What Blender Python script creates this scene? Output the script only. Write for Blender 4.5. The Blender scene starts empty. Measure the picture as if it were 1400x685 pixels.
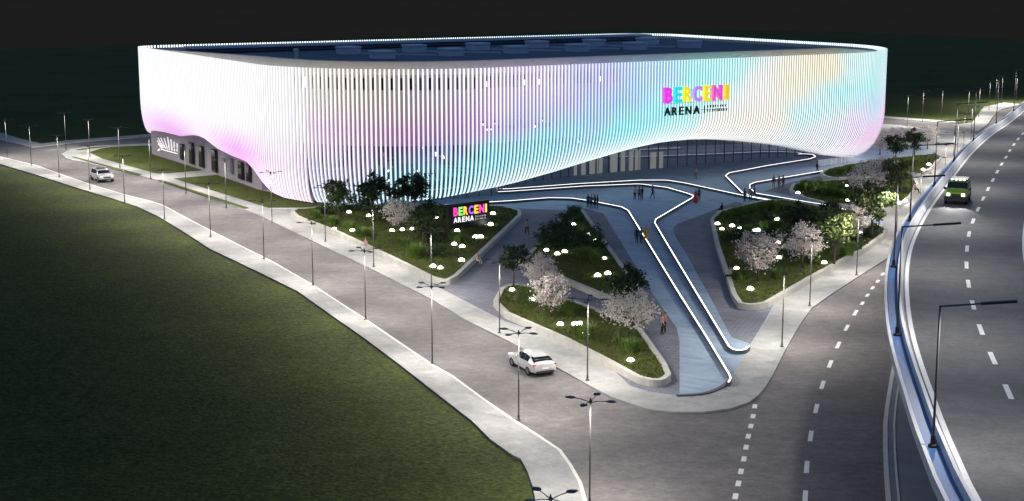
import bpy, bmesh, math, random
from mathutils import Vector, Matrix
random.seed(7)
C = bpy.context.scene.collection
PI = math.pi
R = math.radians

# ------------------------------------------------------------------ camera
CAM_H = 30.0
FPX = 2050.0                                   # focal length in photo pixels (1400 wide)
PITCH = math.atan(382 / FPX)
cp, sp = math.cos(PITCH), math.sin(PITCH)
cam_d = bpy.data.cameras.new('camera'); cam = bpy.data.objects.new('camera', cam_d); C.objects.link(cam)
cam.location = (0, 0, CAM_H); cam.rotation_euler = (PI / 2 - PITCH, 0, 0)
cam_d.sensor_width = 36; cam_d.lens = 36 * FPX / 1400; cam_d.clip_start = 1; cam_d.clip_end = 20000
bpy.context.scene.camera = cam

def at(px, py, z=0.0):
    """survey helper: photo pixel -> plan position on the level plane z"""
    u = (px - 700) / FPX; v = (342.5 - py) / FPX
    t = (z - CAM_H) / (-sp + v * cp)
    return (u * t, (cp + v * sp) * t)
def ats(L, z=0.0): return [at(a, b, z) for a, b in L]

# ------------------------------------------------------------------ materials
def new_mat(name):
    m = bpy.data.materials.new(name); m.use_nodes = True
    return m, m.node_tree.nodes, m.node_tree.links, m.node_tree.nodes['Principled BSDF']
def mat(name, col, rough=0.6, metal=0.0, var=0.0, scale=3.0, bump=0.0, bscale=20.0, emit=None, estr=0.0, spec=0.5, coords='Object'):
    m, N, L, P = new_mat(name)
    P.inputs['Base Color'].default_value = (*col, 1); P.inputs['Roughness'].default_value = rough
    P.inputs['Metallic'].default_value = metal; P.inputs['Specular IOR Level'].default_value = spec
    if emit: P.inputs['Emission Color'].default_value = (*emit, 1); P.inputs['Emission Strength'].default_value = estr
    if var or bump:
        tc = N.new('ShaderNodeTexCoord')
    if var:
        n = N.new('ShaderNodeTexNoise'); n.inputs['Scale'].default_value = scale; n.inputs['Detail'].default_value = 6
        L.new(tc.outputs[coords], n.inputs['Vector'])
        r = N.new('ShaderNodeMapRange'); r.inputs[1].default_value = .3; r.inputs[2].default_value = .7
        r.inputs[3].default_value = 1 - var; r.inputs[4].default_value = 1 + var
        L.new(n.outputs['Fac'], r.inputs[0])
        mx = N.new('ShaderNodeVectorMath'); mx.operation = 'SCALE'; mx.inputs[0].default_value = col
        L.new(r.outputs[0], mx.inputs['Scale']); L.new(mx.outputs[0], P.inputs['Base Color'])
    if bump:
        b = N.new('ShaderNodeTexNoise'); b.inputs['Scale'].default_value = bscale; b.inputs['Detail'].default_value = 4
        L.new(tc.outputs[coords], b.inputs['Vector'])
        bp = N.new('ShaderNodeBump'); bp.inputs['Strength'].default_value = bump; bp.inputs['Distance'].default_value = .05
        L.new(b.outputs['Fac'], bp.inputs['Height']); L.new(bp.outputs[0], P.inputs['Normal'])
    return m
def ground_mat(name, cols, scales, rough=.9, stretch=(1, 1, 1), bump=.4, bscale=12, joints=None, spec=.3, grain=None):
    """several octaves of noise blended between listed colours; optional paving joints (brick)"""
    m, N, L, P = new_mat(name)
    P.inputs['Roughness'].default_value = rough; P.inputs['Specular IOR Level'].default_value = spec
    tc = N.new('ShaderNodeTexCoord'); mp = N.new('ShaderNodeMapping'); mp.inputs['Scale'].default_value = stretch
    L.new(tc.outputs['Object'], mp.inputs[0])
    prev = None
    for i, s in enumerate(scales):
        n = N.new('ShaderNodeTexNoise'); n.inputs['Scale'].default_value = s; n.inputs['Detail'].default_value = 5; n.inputs['Roughness'].default_value = .65
        L.new(mp.outputs[0], n.inputs['Vector'])
        r = N.new('ShaderNodeMapRange'); r.inputs[1].default_value = .36; r.inputs[2].default_value = .64
        L.new(n.outputs['Fac'], r.inputs[0])
        mx = N.new('ShaderNodeMix'); mx.data_type = 'RGBA'
        if prev is None: mx.inputs[6].default_value = (*cols[0], 1); fac = r.outputs[0]
        else:
            L.new(prev, mx.inputs[6])
            h = N.new('ShaderNodeMath'); h.operation = 'MULTIPLY'; h.inputs[1].default_value = .5; L.new(r.outputs[0], h.inputs[0]); fac = h.outputs[0]
        mx.inputs[7].default_value = (*cols[(i + 1) % len(cols)], 1)
        L.new(fac, mx.inputs[0]); prev = mx.outputs[2]
    if grain:
        for gs, lo, hi in grain:
            n = N.new('ShaderNodeTexNoise'); n.inputs['Scale'].default_value = gs; n.inputs['Detail'].default_value = 3; n.inputs['Roughness'].default_value = .7; L.new(mp.outputs[0], n.inputs['Vector'])
            r = N.new('ShaderNodeMapRange'); r.inputs[1].default_value = .32; r.inputs[2].default_value = .68; r.inputs[3].default_value = lo; r.inputs[4].default_value = hi; L.new(n.outputs['Fac'], r.inputs[0])
            sc_ = N.new('ShaderNodeVectorMath'); sc_.operation = 'SCALE'; L.new(prev, sc_.inputs[0]); L.new(r.outputs[0], sc_.inputs['Scale']); prev = sc_.outputs[0]
    if joints:
        bw, bh, ang, jc, js = joints
        m2 = N.new('ShaderNodeMapping'); m2.inputs['Rotation'].default_value = (0, 0, ang); L.new(tc.outputs['Object'], m2.inputs[0])
        br = N.new('ShaderNodeTexBrick'); br.inputs['Scale'].default_value = 1; br.inputs['Brick Width'].default_value = bw; br.inputs['Row Height'].default_value = bh
        br.inputs['Mortar Size'].default_value = js; br.inputs['Color1'].default_value = (1, 1, 1, 1); br.inputs['Color2'].default_value = (.8, .82, .85, 1); br.inputs['Mortar'].default_value = (*jc, 1)
        L.new(m2.outputs[0], br.inputs['Vector'])
        mu = N.new('ShaderNodeMix'); mu.data_type = 'RGBA'; mu.blend_type = 'MULTIPLY'; mu.inputs[0].default_value = 1
        L.new(prev, mu.inputs[6]); L.new(br.outputs['Color'], mu.inputs[7]); prev = mu.outputs[2]
    L.new(prev, P.inputs['Base Color'])
    b = N.new('ShaderNodeTexNoise'); b.inputs['Scale'].default_value = bscale; b.inputs['Detail'].default_value = 5; L.new(tc.outputs['Object'], b.inputs['Vector'])
    bp = N.new('ShaderNodeBump'); bp.inputs['Strength'].default_value = bump; bp.inputs['Distance'].default_value = .08
    L.new(b.outputs['Fac'], bp.inputs['Height']); L.new(bp.outputs[0], P.inputs['Normal'])
    return m

M = {}
M['asphalt'] = ground_mat('asphalt', [(.15, .142, .142), (.24, .228, .228), (.13, .125, .128)], [.09, .7], stretch=(.75, 1.05, 1), bump=.35, bscale=6, grain=[(1.6, .84, 1.16), (5, .86, 1.14)])
M['bridge_asphalt'] = ground_mat('bridge_asphalt', [(.14, .14, .143), (.21, .21, .212), (.12, .12, .124)], [.12, .8], stretch=(.7, 1, 1), bump=.3, bscale=6, grain=[(1.6, .84, 1.16), (5, .86, 1.14)])
M['grass'] = ground_mat('grass', [(.030, .050, .014), (.070, .088, .022), (.022, .040, .011), (.085, .096, .026)], [.045, .35, 2.2], bump=1.0, bscale=3.2, spec=.1, grain=[(1.1, .72, 1.28), (3.5, .5, 1.5)])
M['lawn'] = ground_mat('lawn', [(.075, .10, .022), (.115, .13, .036), (.05, .07, .018)], [.12, .9, 4], bump=1.0, bscale=5, spec=.1, grain=[(1.5, .75, 1.25), (5, .6, 1.4)])
M['backdrop_tone'] = ground_mat('backdrop_tone', [(.165, .105, .055), (.15, .096, .05)], [.004], bump=0, spec=0)  # brown chosen to even out blue ambient into the neutral dark backdrop
M['concrete'] = ground_mat('concrete', [(.40, .40, .385), (.52, .515, .495), (.36, .36, .35)], [.12, .9], bump=.15, bscale=8, grain=[(.5, .88, 1.1), (4, .93, 1.07)], joints=(3.0, 3.0, R(-33), (.86, .86, .86), .02))
M['slab'] = ground_mat('slab', [(.35, .44, .56), (.43, .53, .65), (.31, .40, .51)], [.15, 1.1], bump=.15, joints=(1.8, .6, R(33), (.75, .75, .78), .02))
M['cobble'] = ground_mat('cobble', [(.205, .215, .25), (.30, .30, .335), (.17, .178, .21)], [.2, 1.6], bump=.4, joints=(.9, .45, R(20), (.62, .62, .65), .04))
M['rim'] = mat('planter_concrete', (.50, .49, .45), .8, var=.14, scale=1.2, bump=.2, bscale=6)
M['island'] = mat('island_concrete', (.24, .25, .27), .9, var=.12, scale=.5)
M['paint'] = mat('road_paint', (.88, .88, .87), .7, var=.08, scale=4)
M['kerb'] = mat('kerb_concrete', (.74, .72, .68), .8, var=.08, scale=2)
M['pole'] = mat('galvanised_steel', (.09, .09, .092), .6, .0)
M['navy'] = mat('dark_blue_enamel', (.012, .022, .045), .4)
M['black'] = mat('black_steel', (.015, .015, .017), .5)
M['strip'] = mat('light_strip', (.9, .9, .9), .4, emit=(1, .985, .97), estr=2.6)
M['dome'] = mat('frosted_lamp_glass', (.9, .9, .85), .3, emit=(1, .98, .92), estr=13)
M['bench'] = mat('bench_stone', (.10, .11, .135), .7, var=.1, scale=2)
M['bark'] = mat('bark', (.085, .065, .05), .9, var=.3, scale=8)
M['wall'] = mat('painted_panel', (.55, .54, .55), .7, var=.05, scale=.6)
M['sidewall'] = mat('grey_render', (.29, .265, .31), .8, var=.06, scale=.7)
M['parapet'] = mat('parapet_coping', (.78, .72, .64), .7, var=.05, scale=.5)
M['roof'] = mat('roof_membrane', (.075, .12, .2), .7, var=.10, scale=.15)
M['roofunit'] = mat('roof_unit_metal', (.62, .72, .86), .6, var=.06, scale=.7)
M['soffit'] = mat('soffit', (.22, .23, .26), .7)
M['darkpane'] = mat('dark_window_glass', (.012, .014, .018), .06, spec=.8)
M['litpane'] = mat('lit_window_glass', (.8, .8, .8), .3, emit=(1, .99, .97), estr=2.0)
M['lobbylit'] = mat('lobby_lit_glass', (.5, .45, .38), .12, emit=(.85, .85, .80), estr=.14, spec=.8)
M['lobbydim'] = mat('lobby_dim_glass', (.10, .10, .16), .10, emit=(.45, .48, .9), estr=.07, spec=.8)
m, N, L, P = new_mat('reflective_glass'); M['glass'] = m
P.inputs['Emission Color'].default_value = (.22, .3, .55, 1); P.inputs['Emission Strength'].default_value = .09  # faint blue glow put into the glass for lobby light and reflections
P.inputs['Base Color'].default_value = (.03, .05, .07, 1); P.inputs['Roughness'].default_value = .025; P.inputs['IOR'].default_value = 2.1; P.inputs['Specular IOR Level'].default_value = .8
m, N, L, P = new_mat('balustrade_glass'); M['balglass'] = m
P.inputs['Base Color'].default_value = (.8, .86, .9, 1); P.inputs['Roughness'].default_value = .35; P.inputs['Alpha'].default_value = .45
m, N, L, P = new_mat('led_fin'); M['fin'] = m
a_ = N.new('ShaderNodeAttribute'); a_.attribute_name = 'led_colour'
P.inputs['Base Color'].default_value = (.3, .3, .3, 1); L.new(a_.outputs['Color'], P.inputs['Emission Color']); P.inputs['Emission Strength'].default_value = 1
M['viablue'] = mat('sky_tinted_steel', (.09, .19, .42), .45, var=.08, scale=.4)  # the sky's blue light is put into the ledge's base colour
M['viawhite'] = mat('white_parapet_paint', (.84, .84, .85), .6, var=.06, scale=.6)
M['viaconc'] = mat('bridge_concrete', (.33, .33, .34), .85, var=.12, scale=.4)

def leaf_mat(name, c1, c2, c3, trans=.25, nscale=1.4):
    m, N, L, P = new_mat(name)
    tc = N.new('ShaderNodeTexCoord'); n = N.new('ShaderNodeTexNoise'); n.inputs['Scale'].default_value = nscale; n.inputs['Detail'].default_value = 8; n.inputs['Roughness'].default_value = .8
    L.new(tc.outputs['Object'], n.inputs['Vector'])
    cr = N.new('ShaderNodeValToRGB'); e = cr.color_ramp.elements
    e[0].position = .34; e[0].color = (*c1, 1); e[1].position = .66; e[1].color = (*c3, 1); x = e.new(.5); x.color = (*c2, 1)
    L.new(n.outputs['Fac'], cr.inputs[0]); L.new(cr.outputs[0], P.inputs['Base Color'])
    P.inputs['Roughness'].default_value = .6; P.inputs['Specular IOR Level'].default_value = .2
    t = N.new('ShaderNodeBsdfTranslucent'); L.new(cr.outputs[0], t.inputs[0]); mx = N.new('ShaderNodeMixShader'); mx.inputs[0].default_value = trans
    out = N['Material Output']; L.new(P.outputs[0], mx.inputs[1]); L.new(t.outputs[0], mx.inputs[2]); L.new(mx.outputs[0], out.inputs[0])
    return m
M['leaf_dark'] = leaf_mat('dark_leaves', (.022, .04, .022), (.05, .08, .038), (.095, .135, .065))
M['leaf_mid'] = leaf_mat('green_leaves', (.065, .10, .03), (.13, .17, .06), (.22, .26, .10))
M['blossom'] = leaf_mat('pale_blossom', (.60, .54, .50), (.74, .69, .64), (.90, .86, .82), .3)
M['blossom_pink'] = leaf_mat('pink_blossom', (.54, .47, .45), (.69, .62, .59), (.86, .80, .77), .3)
M['blade'] = leaf_mat('ornamental_grass', (.075, .13, .024), (.13, .21, .045), (.2, .29, .075))
M['turfblade'] = leaf_mat('turf_blades', (.06, .09, .022), (.105, .13, .038), (.15, .16, .055), nscale=.6)

# ------------------------------------------------------------------ object helpers
def tag(o, label=None, cat=None, group=None, kind=None):
    if label: o['label'] = label
    if cat: o['category'] = cat
    if group: o['group'] = group
    if kind: o['kind'] = kind
    return o
def link(name, me, parent=None, m=None):
    o = bpy.data.objects.new(name, me); C.objects.link(o)
    if m is not None: o.data.materials.append(m)
    if parent: o.parent = parent
    return o
def empty(name, loc=(0, 0, 0), rz=0.0, label=None, cat=None, group=None):
    o = bpy.data.objects.new(name, None); C.objects.link(o); o.location = loc; o.rotation_euler = (0, 0, rz)
    return tag(o, label, cat, group)
def copy_tree(o, parent=None):
    c = o.copy(); C.objects.link(c)
    if parent: c.parent = parent
    for ch in list(o.children): copy_tree(ch, c)
    return c
def pydata(name, V, Fc, m=None, parent=None, smooth=False):
    me = bpy.data.meshes.new(name); me.from_pydata(V, [], Fc); me.update()
    if smooth: me.polygons.foreach_set('use_smooth', [True] * len(me.polygons))
    return link(name, me, parent, m)
class MB:
    def __init__(s): s.V = []; s.F = []; s.mi = []
    def add(s, V, Fc, mi=0):
        k = len(s.V); s.V += [tuple(v) for v in V]; s.F += [tuple(i + k for i in f) for f in Fc]; s.mi += [mi] * len(Fc); return s
    def box(s, c, d, rz=0.0, mi=0):
        x, y, z = d[0] / 2, d[1] / 2, d[2] / 2; co, si = math.cos(rz), math.sin(rz)
        V = [(c[0] + a * x * co - b * y * si, c[1] + a * x * si + b * y * co, c[2] + e * z) for e in (-1, 1) for a, b in ((-1, -1), (1, -1), (1, 1), (-1, 1))]
        return s.add(V, [(3, 2, 1, 0), (4, 5, 6, 7), (0, 1, 5, 4), (1, 2, 6, 5), (2, 3, 7, 6), (3, 0, 4, 7)], mi)
    def tube(s, pts, rads, n=8, mi=0, cap=True):
        pts = [Vector(p) for p in pts]; V = []; Fc = []
        for i, p in enumerate(pts):
            t = (pts[min(i + 1, len(pts) - 1)] - pts[max(i - 1, 0)]).normalized()
            u = t.cross(Vector((0, 0, 1)) if abs(t.z) < .95 else Vector((1, 0, 0))).normalized(); w = t.cross(u)
            r = rads[i] if hasattr(rads, '__len__') else rads
            for k in range(n): V.append(p + u * math.cos(2 * PI * k / n) * r + w * math.sin(2 * PI * k / n) * r)
        for i in range(len(pts) - 1):
            for k in range(n): Fc.append((i * n + k, i * n + (k + 1) % n, (i + 1) * n + (k + 1) % n, (i + 1) * n + k))
        if cap: Fc += [tuple(range(n - 1, -1, -1)), tuple((len(pts) - 1) * n + k for k in range(n))]
        return s.add(V, Fc, mi)
    def lathe(s, prof, n=16, c=(0, 0, 0), mi=0):
        V = []; Fc = []
        for r, z in prof:
            for k in range(n): V.append((c[0] + r * math.cos(2 * PI * k / n), c[1] + r * math.sin(2 * PI * k / n), c[2] + z))
        for i in range(len(prof) - 1):
            for k in range(n): Fc.append((i * n + k, i * n + (k + 1) % n, (i + 1) * n + (k + 1) % n, (i + 1) * n + k))
        Fc += [tuple(range(n - 1, -1, -1)), tuple((len(prof) - 1) * n + k for k in range(n))]
        return s.add(V, Fc, mi)
    def sweep(s, path, prof, closed=False, mi=0):
        """path: plan points; prof: closed loop of (offset to the left, z)"""
        n = len(path); V = []; Fc = []; k = len(prof)
        for i in range(n):
            a = path[i - 1] if (closed or i > 0) else path[i]; b = path[(i + 1) % n] if (closed or i < n - 1) else path[i]
            p = path[i]
            d0 = Vector((p[0] - a[0], p[1] - a[1])); d1 = Vector((b[0] - p[0], b[1] - p[1]))
            if d0.length < 1e-6: d0 = d1
            if d1.length < 1e-6: d1 = d0
            d0.normalize(); d1.normalize(); t = (d0 + d1).normalized() if (d0 + d1).length > .05 else d1
            mit = 1 / max(.5, t.dot(d1)); nx, ny = -t.y * mit, t.x * mit
            z0 = p[2] if len(p) > 2 else 0
            for o, z in prof: V.append((p[0] + nx * o, p[1] + ny * o, z + z0))
        for i in range(n if closed else n - 1):
            j = (i + 1) % n
            for q in range(k): Fc.append((i * k + q, i * k + (q + 1) % k, j * k + (q + 1) % k, j * k + q))
        if not closed: Fc += [tuple(range(k)), tuple((n - 1) * k + q for q in range(k - 1, -1, -1))]
        return s.add(V, Fc, mi)
    def build(s, name, m=None, parent=None, smooth=False, mats=None):
        me = bpy.data.meshes.new(name); me.from_pydata(s.V, [], s.F); me.update()
        for x in (mats or [m]): me.materials.append(x)
        if mats: me.polygons.foreach_set('material_index', s.mi)
        if smooth: me.polygons.foreach_set('use_smooth', [True] * len(me.polygons))
        bm = bmesh.new(); bm.from_mesh(me); bmesh.ops.recalc_face_normals(bm, faces=bm.faces); bm.to_mesh(me); bm.free()
        return link(name, me, parent)
def sharp(o, ang=40):
    me = o.data; me.polygons.foreach_set('use_smooth', [True] * len(me.polygons))
    me.set_sharp_from_angle(angle=R(ang)); return o
def fillet(poly, rad, n=6, closed=True):
    out = []; N = len(poly)
    for i, p in enumerate(poly):
        if not closed and i in (0, N - 1): out.append(tuple(p)); continue
        a = poly[i - 1]; b = poly[(i + 1) % N]
        u = Vector((a[0] - p[0], a[1] - p[1])); v = Vector((b[0] - p[0], b[1] - p[1])); lu, lv = u.length, v.length
        u.normalize(); v.normalize(); ang = math.acos(max(-1, min(1, u.dot(v))))
        if ang > R(172): out.append((p[0], p[1])); continue
        r = rad[i] if hasattr(rad, '__len__') else rad
        t = min(r / math.tan(ang / 2), lu * .48, lv * .48); r = t * math.tan(ang / 2)
        bis = (u + v).normalized(); c = Vector((p[0], p[1])) + bis * (r / math.sin(ang / 2))
        s0 = Vector((p[0], p[1])) + u * t - c; s1 = Vector((p[0], p[1])) + v * t - c
        a0 = math.atan2(s0.y, s0.x); d = (math.atan2(s1.y, s1.x) - a0 + PI) % (2 * PI) - PI
        for k in range(n + 1): out.append((c.x + r * math.cos(a0 + d * k / n), c.y + r * math.sin(a0 + d * k / n)))
    return out
def area2(poly): return sum(poly[i - 1][0] * poly[i][1] - poly[i][0] * poly[i - 1][1] for i in range(len(poly)))
def sheet(name, poly, z, m, parent=None, thick=None, kind='structure'):
    poly = [(p[0], p[1]) for p in poly]
    if area2(poly) < 0: poly = poly[::-1]
    bm = bmesh.new(); vs = [bm.verts.new((x, y, z)) for x, y in poly]
    f = bm.faces.new(vs); f.normal_update()
    if thick:
        lo = [bm.verts.new((x, y, z - thick)) for x, y in poly]; n = len(vs)
        for i in range(n): bm.faces.new((lo[i], lo[(i + 1) % n], vs[(i + 1) % n], vs[i]))
    bmesh.ops.triangulate(bm, faces=[f], ngon_method='EAR_CLIP')
    me = bpy.data.meshes.new(name); bm.to_mesh(me); bm.free()
    # make sure the top looks up
    o = link(name, me, parent, m)
    if kind: o['kind'] = kind
    return o
def smooth_path(P, it=2):
    for _ in range(it):
        Q = [P[0]]
        for a, b in zip(P, P[1:]): Q += [tuple(x * .75 + y * .25 for x, y in zip(a, b)), tuple(x * .25 + y * .75 for x, y in zip(a, b))]
        Q.append(P[-1]); P = Q
    return P
def resample(P, step):
    cum = [0]
    for a, b in zip(P, P[1:]): cum.append(cum[-1] + math.dist(a, b))
    n = max(1, round(cum[-1] / step)); out = []; j = 0
    for k in range(n + 1):
        s = cum[-1] * k / n
        while j < len(P) - 2 and cum[j + 1] < s: j += 1
        f = (s - cum[j]) / ((cum[j + 1] - cum[j]) or 1)
        out.append(tuple(x + (y - x) * f for x, y in zip(P[j], P[j + 1])))
    return out
ORD = ['first', 'second', 'third', 'fourth', 'fifth', 'sixth', 'seventh', 'eighth', 'ninth', 'tenth', 'eleventh', 'twelfth', 'thirteenth', 'fourteenth', 'fifteenth', 'sixteenth', 'seventeenth', 'eighteenth', 'nineteenth', 'twentieth']

K = 12.1 / 12.7
OX, OY = 0.0, 204 * K
TH = R(32.6); e1 = (math.cos(TH), math.sin(TH)); e2 = (-math.sin(TH), math.cos(TH))
def W(a, b): return (OX + a * e1[0] + b * e2[0], OY + a * e1[1] + b * e2[1])

# ------------------------------------------------------------------ ground, roads, pavements
Z_ROAD, Z_PAVE = .02, .15
sheet('backdrop_plane', [(-6000, -300), (6000, -300), (6000, 12000), (-6000, 12000)], -.06, M['backdrop_tone'])  # plane standing in for the dark sky backdrop beyond the field
sheet('ground', [(-420, -60), (500, -60), (500, 230), at(1400, 55), at(1212, 45), at(868, 39), at(400, 54), at(0, 67), (-420, 410)], 0, M['grass'])
near_in = [(0, 214), (50, 226), (100, 244), (137, 256), (175, 267), (207, 275), (225, 281), (250, 295), (300, 321), (350, 346), (375, 358.5), (427, 388.5), (500, 436), (590, 497), (620, 514), (662, 545), (700, 571.5), (737, 595), (767, 615), (782, 636), (795, 659), (802, 684), (810, 730), (818, 800), (822, 900)]
near_out = [(0, 224), (50, 239), (100, 255), (150, 270), (187, 282), (215, 295), (250, 316), (287, 340), (350, 370), (407, 398), (450, 428.5), (500, 463.5), (540, 493.5), (600, 540), (645, 575), (670, 600), (700, 621.5), (712, 627), (721, 644), (728, 664), (732, 684), (738, 730), (742, 800), (744, 900)]
NI = ats(near_in, Z_PAVE); NO = ats(near_out, Z_PAVE)
NI = [(NI[0][0] - 56, NI[0][1] + 83)] + NI + [(NI[-1][0] + .3, 10)]
NO = [(NO[0][0] - 56, NO[0][1] + 83)] + NO + [(NO[-1][0] + .3, 10)]
far_k = [(-150, 354)] + ats([(0, 192), (44, 202.5), (107, 195), (200, 187.5)]) + [(-30, 312), (27, 352), (58, 340)] + ats([(1207, 162), (1300, 169), (1329, 168.4), (1345, 147), (1373, 141), (1400, 143)]) + [(190, 420)]
sheet('road', [(NI[0][0], NI[0][1])] + NI[1:] + [(190, 10), (200, 200)] + far_k[::-1], Z_ROAD, M['asphalt'])
sheet('pavement', NI + NO[::-1], Z_PAVE, M['concrete'], thick=.17)
MB().sweep(NI, [(.02, 0), (.02, Z_PAVE + .012), (-.2, Z_PAVE + .012), (-.2, 0)]).build('kerb', M['kerb'])['kind'] = 'structure'
# far pavement beyond the back street
fi = far_k[:8] + ats([(1207, 162), (1300, 169)])
MB().sweep(fi, [(0, 0), (0, Z_PAVE - .02), (3.6, Z_PAVE - .02), (3.6, 0)]).build('pavement', M['concrete'])['kind'] = 'structure'
sheet('pavement', ats([(1303, 171), (1329, 168.4), (1345, 147), (1373, 141), (1400, 143.5), (1387, 145.5), (1367, 151), (1357, 161), (1350, 171), (1338, 180)]), Z_PAVE - .02, M['concrete'], thick=.15)
# plaza island (concrete footway ring and everything inside it)
road_edge = [(84, 210), (90, 216), (97, 218), (150, 229), (195, 241), (212, 245), (250, 256), (300, 274), (350, 292), (400, 316), (452, 341), (500, 363.5), (550, 388.5), (587, 407), (637, 437), (700, 468.5), (760, 501), (812, 530), (837, 543), (862, 551), (887, 559), (925, 563), (962, 563), (1000, 558), (1025, 549), (1037, 540), (1047, 528), (1057, 512), (1075, 476), (1092, 446), (1110, 420.5), (1132, 405), (1170, 380), (1212, 353.5), (1225, 345)]
PE = ats(road_edge, Z_PAVE)
back = [(50, 177), (57, 195), (63.5, 211), (70, 228), (76.5, 245), (83, 262), (87, 274), (86, 282), (80, 288)] + [at(1225, 171.5), (57, 313), (30, 326), (10, 314), (-25, 291), (-58, 268)] + ats([(200, 196), (130, 199.5), (97, 204)], Z_PAVE)
sheet('plaza', PE + back, Z_PAVE, M['concrete'], thick=.17)
inner = ats([(404, 297), (459, 318), (538, 355), (587, 386), (640, 414), (690, 440), (768, 465), (823, 492), (862, 528), (887, 536), (925, 541.5), (962, 540), (985, 531.5), (997, 522), (1024, 474), (1050, 436), (1060, 414), (1120, 377), (1185, 338), (1208, 316), (1206, 302), (1204, 285), (1235, 270), (1250, 252), (1265, 232), (1280, 214)], Z_PAVE) + [(72, 258), (60, 292), (29, 314), (-20, 284), W(-12, 70), W(-18, 30), W(-20, 12)] + ats([(396, 289)], Z_PAVE)
sheet('plaza_paving', inner, Z_PAVE + .006, M['slab'])
z2 = Z_PAVE + .012
sheet('cobble_paving', ats([(690, 284.5), (775, 287.5), (800, 285), (825, 292), (855, 341), (895, 406), (925, 448), (929, 466), (929, 541), (887, 535.5), (862, 527.5), (823, 491.5), (768, 464.5), (690, 439), (640, 413.3), (588, 387), (600, 380), (700, 310)], z2), z2, M['cobble'])
sheet('cobble_paving', ats([(1005, 276), (1024, 280), (990, 300), (985, 330), (1010, 412), (1050, 417), (1058, 416), (1046, 438), (1026, 470), (1000, 461), (972, 408), (935, 341), (924, 325), (920, 313), (926, 306), (950, 297)], z2), z2, M['cobble'])
sheet('cobble_paving', ats([(1045, 262), (1075, 251), (1120, 240), (1130, 250), (1085, 262), (1095, 268)], z2), z2, M['cobble'])
# lawns west of the arena
zl = Z_PAVE + .02
sheet('lawn', fillet(ats([(122, 208), (140, 202.5), (155, 200.5), (207, 198.5), (228, 209), (280, 232.5), (217, 238), (140, 217)], zl), 1.5), zl, M['lawn'])
sheet('lawn', ats([(237, 244), (297, 239), (350, 258), (392, 268), (450, 278), (445, 284.5), (370, 285), (338, 275)], zl), zl, M['lawn'])
sheet('planting_strip', ats([(97, 214.5), (101, 214), (195, 238.5), (190, 240)], zl), zl, M['lawn'])
sheet('planting_strip', ats([(215, 246), (222, 246), (342, 284.5), (334, 285.5)], zl), zl, M['lawn'])
sheet('planting_strip', ats([(102, 204.6), (125, 201.2), (150, 199.8), (128, 202.8), (108, 205.5)], zl), zl, M['lawn'])
MB().sweep(ats([(369, 286), (440, 286)], zl), [(0, 0), (0, zl + .1), (.5, zl + .1), (.5, 0)]).build('kerb', M['kerb'])['kind'] = 'structure'
# median island below the viaduct
med = ats([(1222, 489), (1216, 519), (1210, 556), (1207.5, 579), (1207.5, 614), (1209, 651), (1212, 690), (1216, 740), (1222, 830)], .15)
medr = [(x + 9, y) for x, y in med[1:]]
sheet('traffic_island', med + medr[::-1], .14, M['island'], thick=.14)
MB().sweep(med, [(0, 0), (0, .16), (.28, .16), (.28, 0)]).build('kerb', M['kerb'])['kind'] = 'structure'
MB().sweep([(x + .8, y) for x, y in med[1:]], [(0, .1), (0, .17), (-.12, .17), (-.12, .1)]).build('kerb', M['kerb'])['kind'] = 'structure'

# lane dashes
def dashes(name, pts, z, length, width, parent=None):
    mb = MB(); n = len(pts)
    for i, p in enumerate(pts):
        a = pts[max(0, i - 1)]; b = pts[min(n - 1, i + 1)]
        mb.box((p[0], p[1], z), (length, width, .006), math.atan2(b[1] - a[1], b[0] - a[0]))
    return mb.build(name, M['paint'], parent)
d1 = ats([(1214, 366), (1207, 375), (1200, 385), (1193, 394), (1186, 404), (1179, 415), (1169.5, 428), (1157.5, 448.5), (1146, 472), (1135, 498), (1124.5, 526.5), (1116, 559), (1108.5, 596.5), (1103, 639), (1101, 680), (1098, 725), (1096, 775)])
dashes('lane_marking', d1[:6], Z_ROAD + .008, 1.4, .3)['kind'] = 'structure'
dashes('lane_marking', d1[6:], Z_ROAD + .008, 2.3, .3)['kind'] = 'structure'
d2 = ats([(1032, 556), (1029.5, 569.5), (1026.5, 583), (1023, 597), (1020, 612), (1017, 628), (1013, 645), (1009.5, 661.5), (1005.5, 679), (1001, 698), (997, 718)])
dashes('lane_marking', d2, Z_ROAD + .008, 1.0, .32)['kind'] = 'structure'

# ------------------------------------------------------------------ the arena
CORN = [(-24.5 * K, 83.6 * K), (-28.3 * K, -.7 * K), (85.2 * K, -.7 * K), (85.7 * K, 80 * K)]
outline = fillet(CORN, [4, 23, 23, 10], 28)
def offs(poly, d):
    out = []; n = len(poly)
    for i in range(n):
        a, b = Vector(poly[i - 1]), Vector(poly[(i + 1) % n]); t = (b - a).normalized(); out.append((poly[i][0] - t.y * d, poly[i][1] + t.x * d))
    return out
def Wp(poly): return [W(*p) for p in poly]
arena = empty('arena_building', (*W(27, 35), 0), 0, 'large rounded sports arena wrapped in glowing white and pastel vertical fins', 'arena')
def ar(o):
    o.parent = arena; o.matrix_parent_inverse = Matrix.Translation(-Vector(arena.location)); return o
Z_TOP = 17.9
HEM_S = [0, 8, 14, 21, 24, 27, 30, 33, 36, 39, 42, 45, 48, 51, 54, 57, 60, 63, 66, 69, 72, 75, 78, 81, 84, 87, 90, 93, 96, 99, 102, 105, 108, 111, 114, 117, 120, 123, 126, 129, 132, 135, 138, 141, 144, 147, 150, 153, 156, 159, 162, 165, 168, 171, 174, 180, 200, 215, 270, 330, 339]
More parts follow.
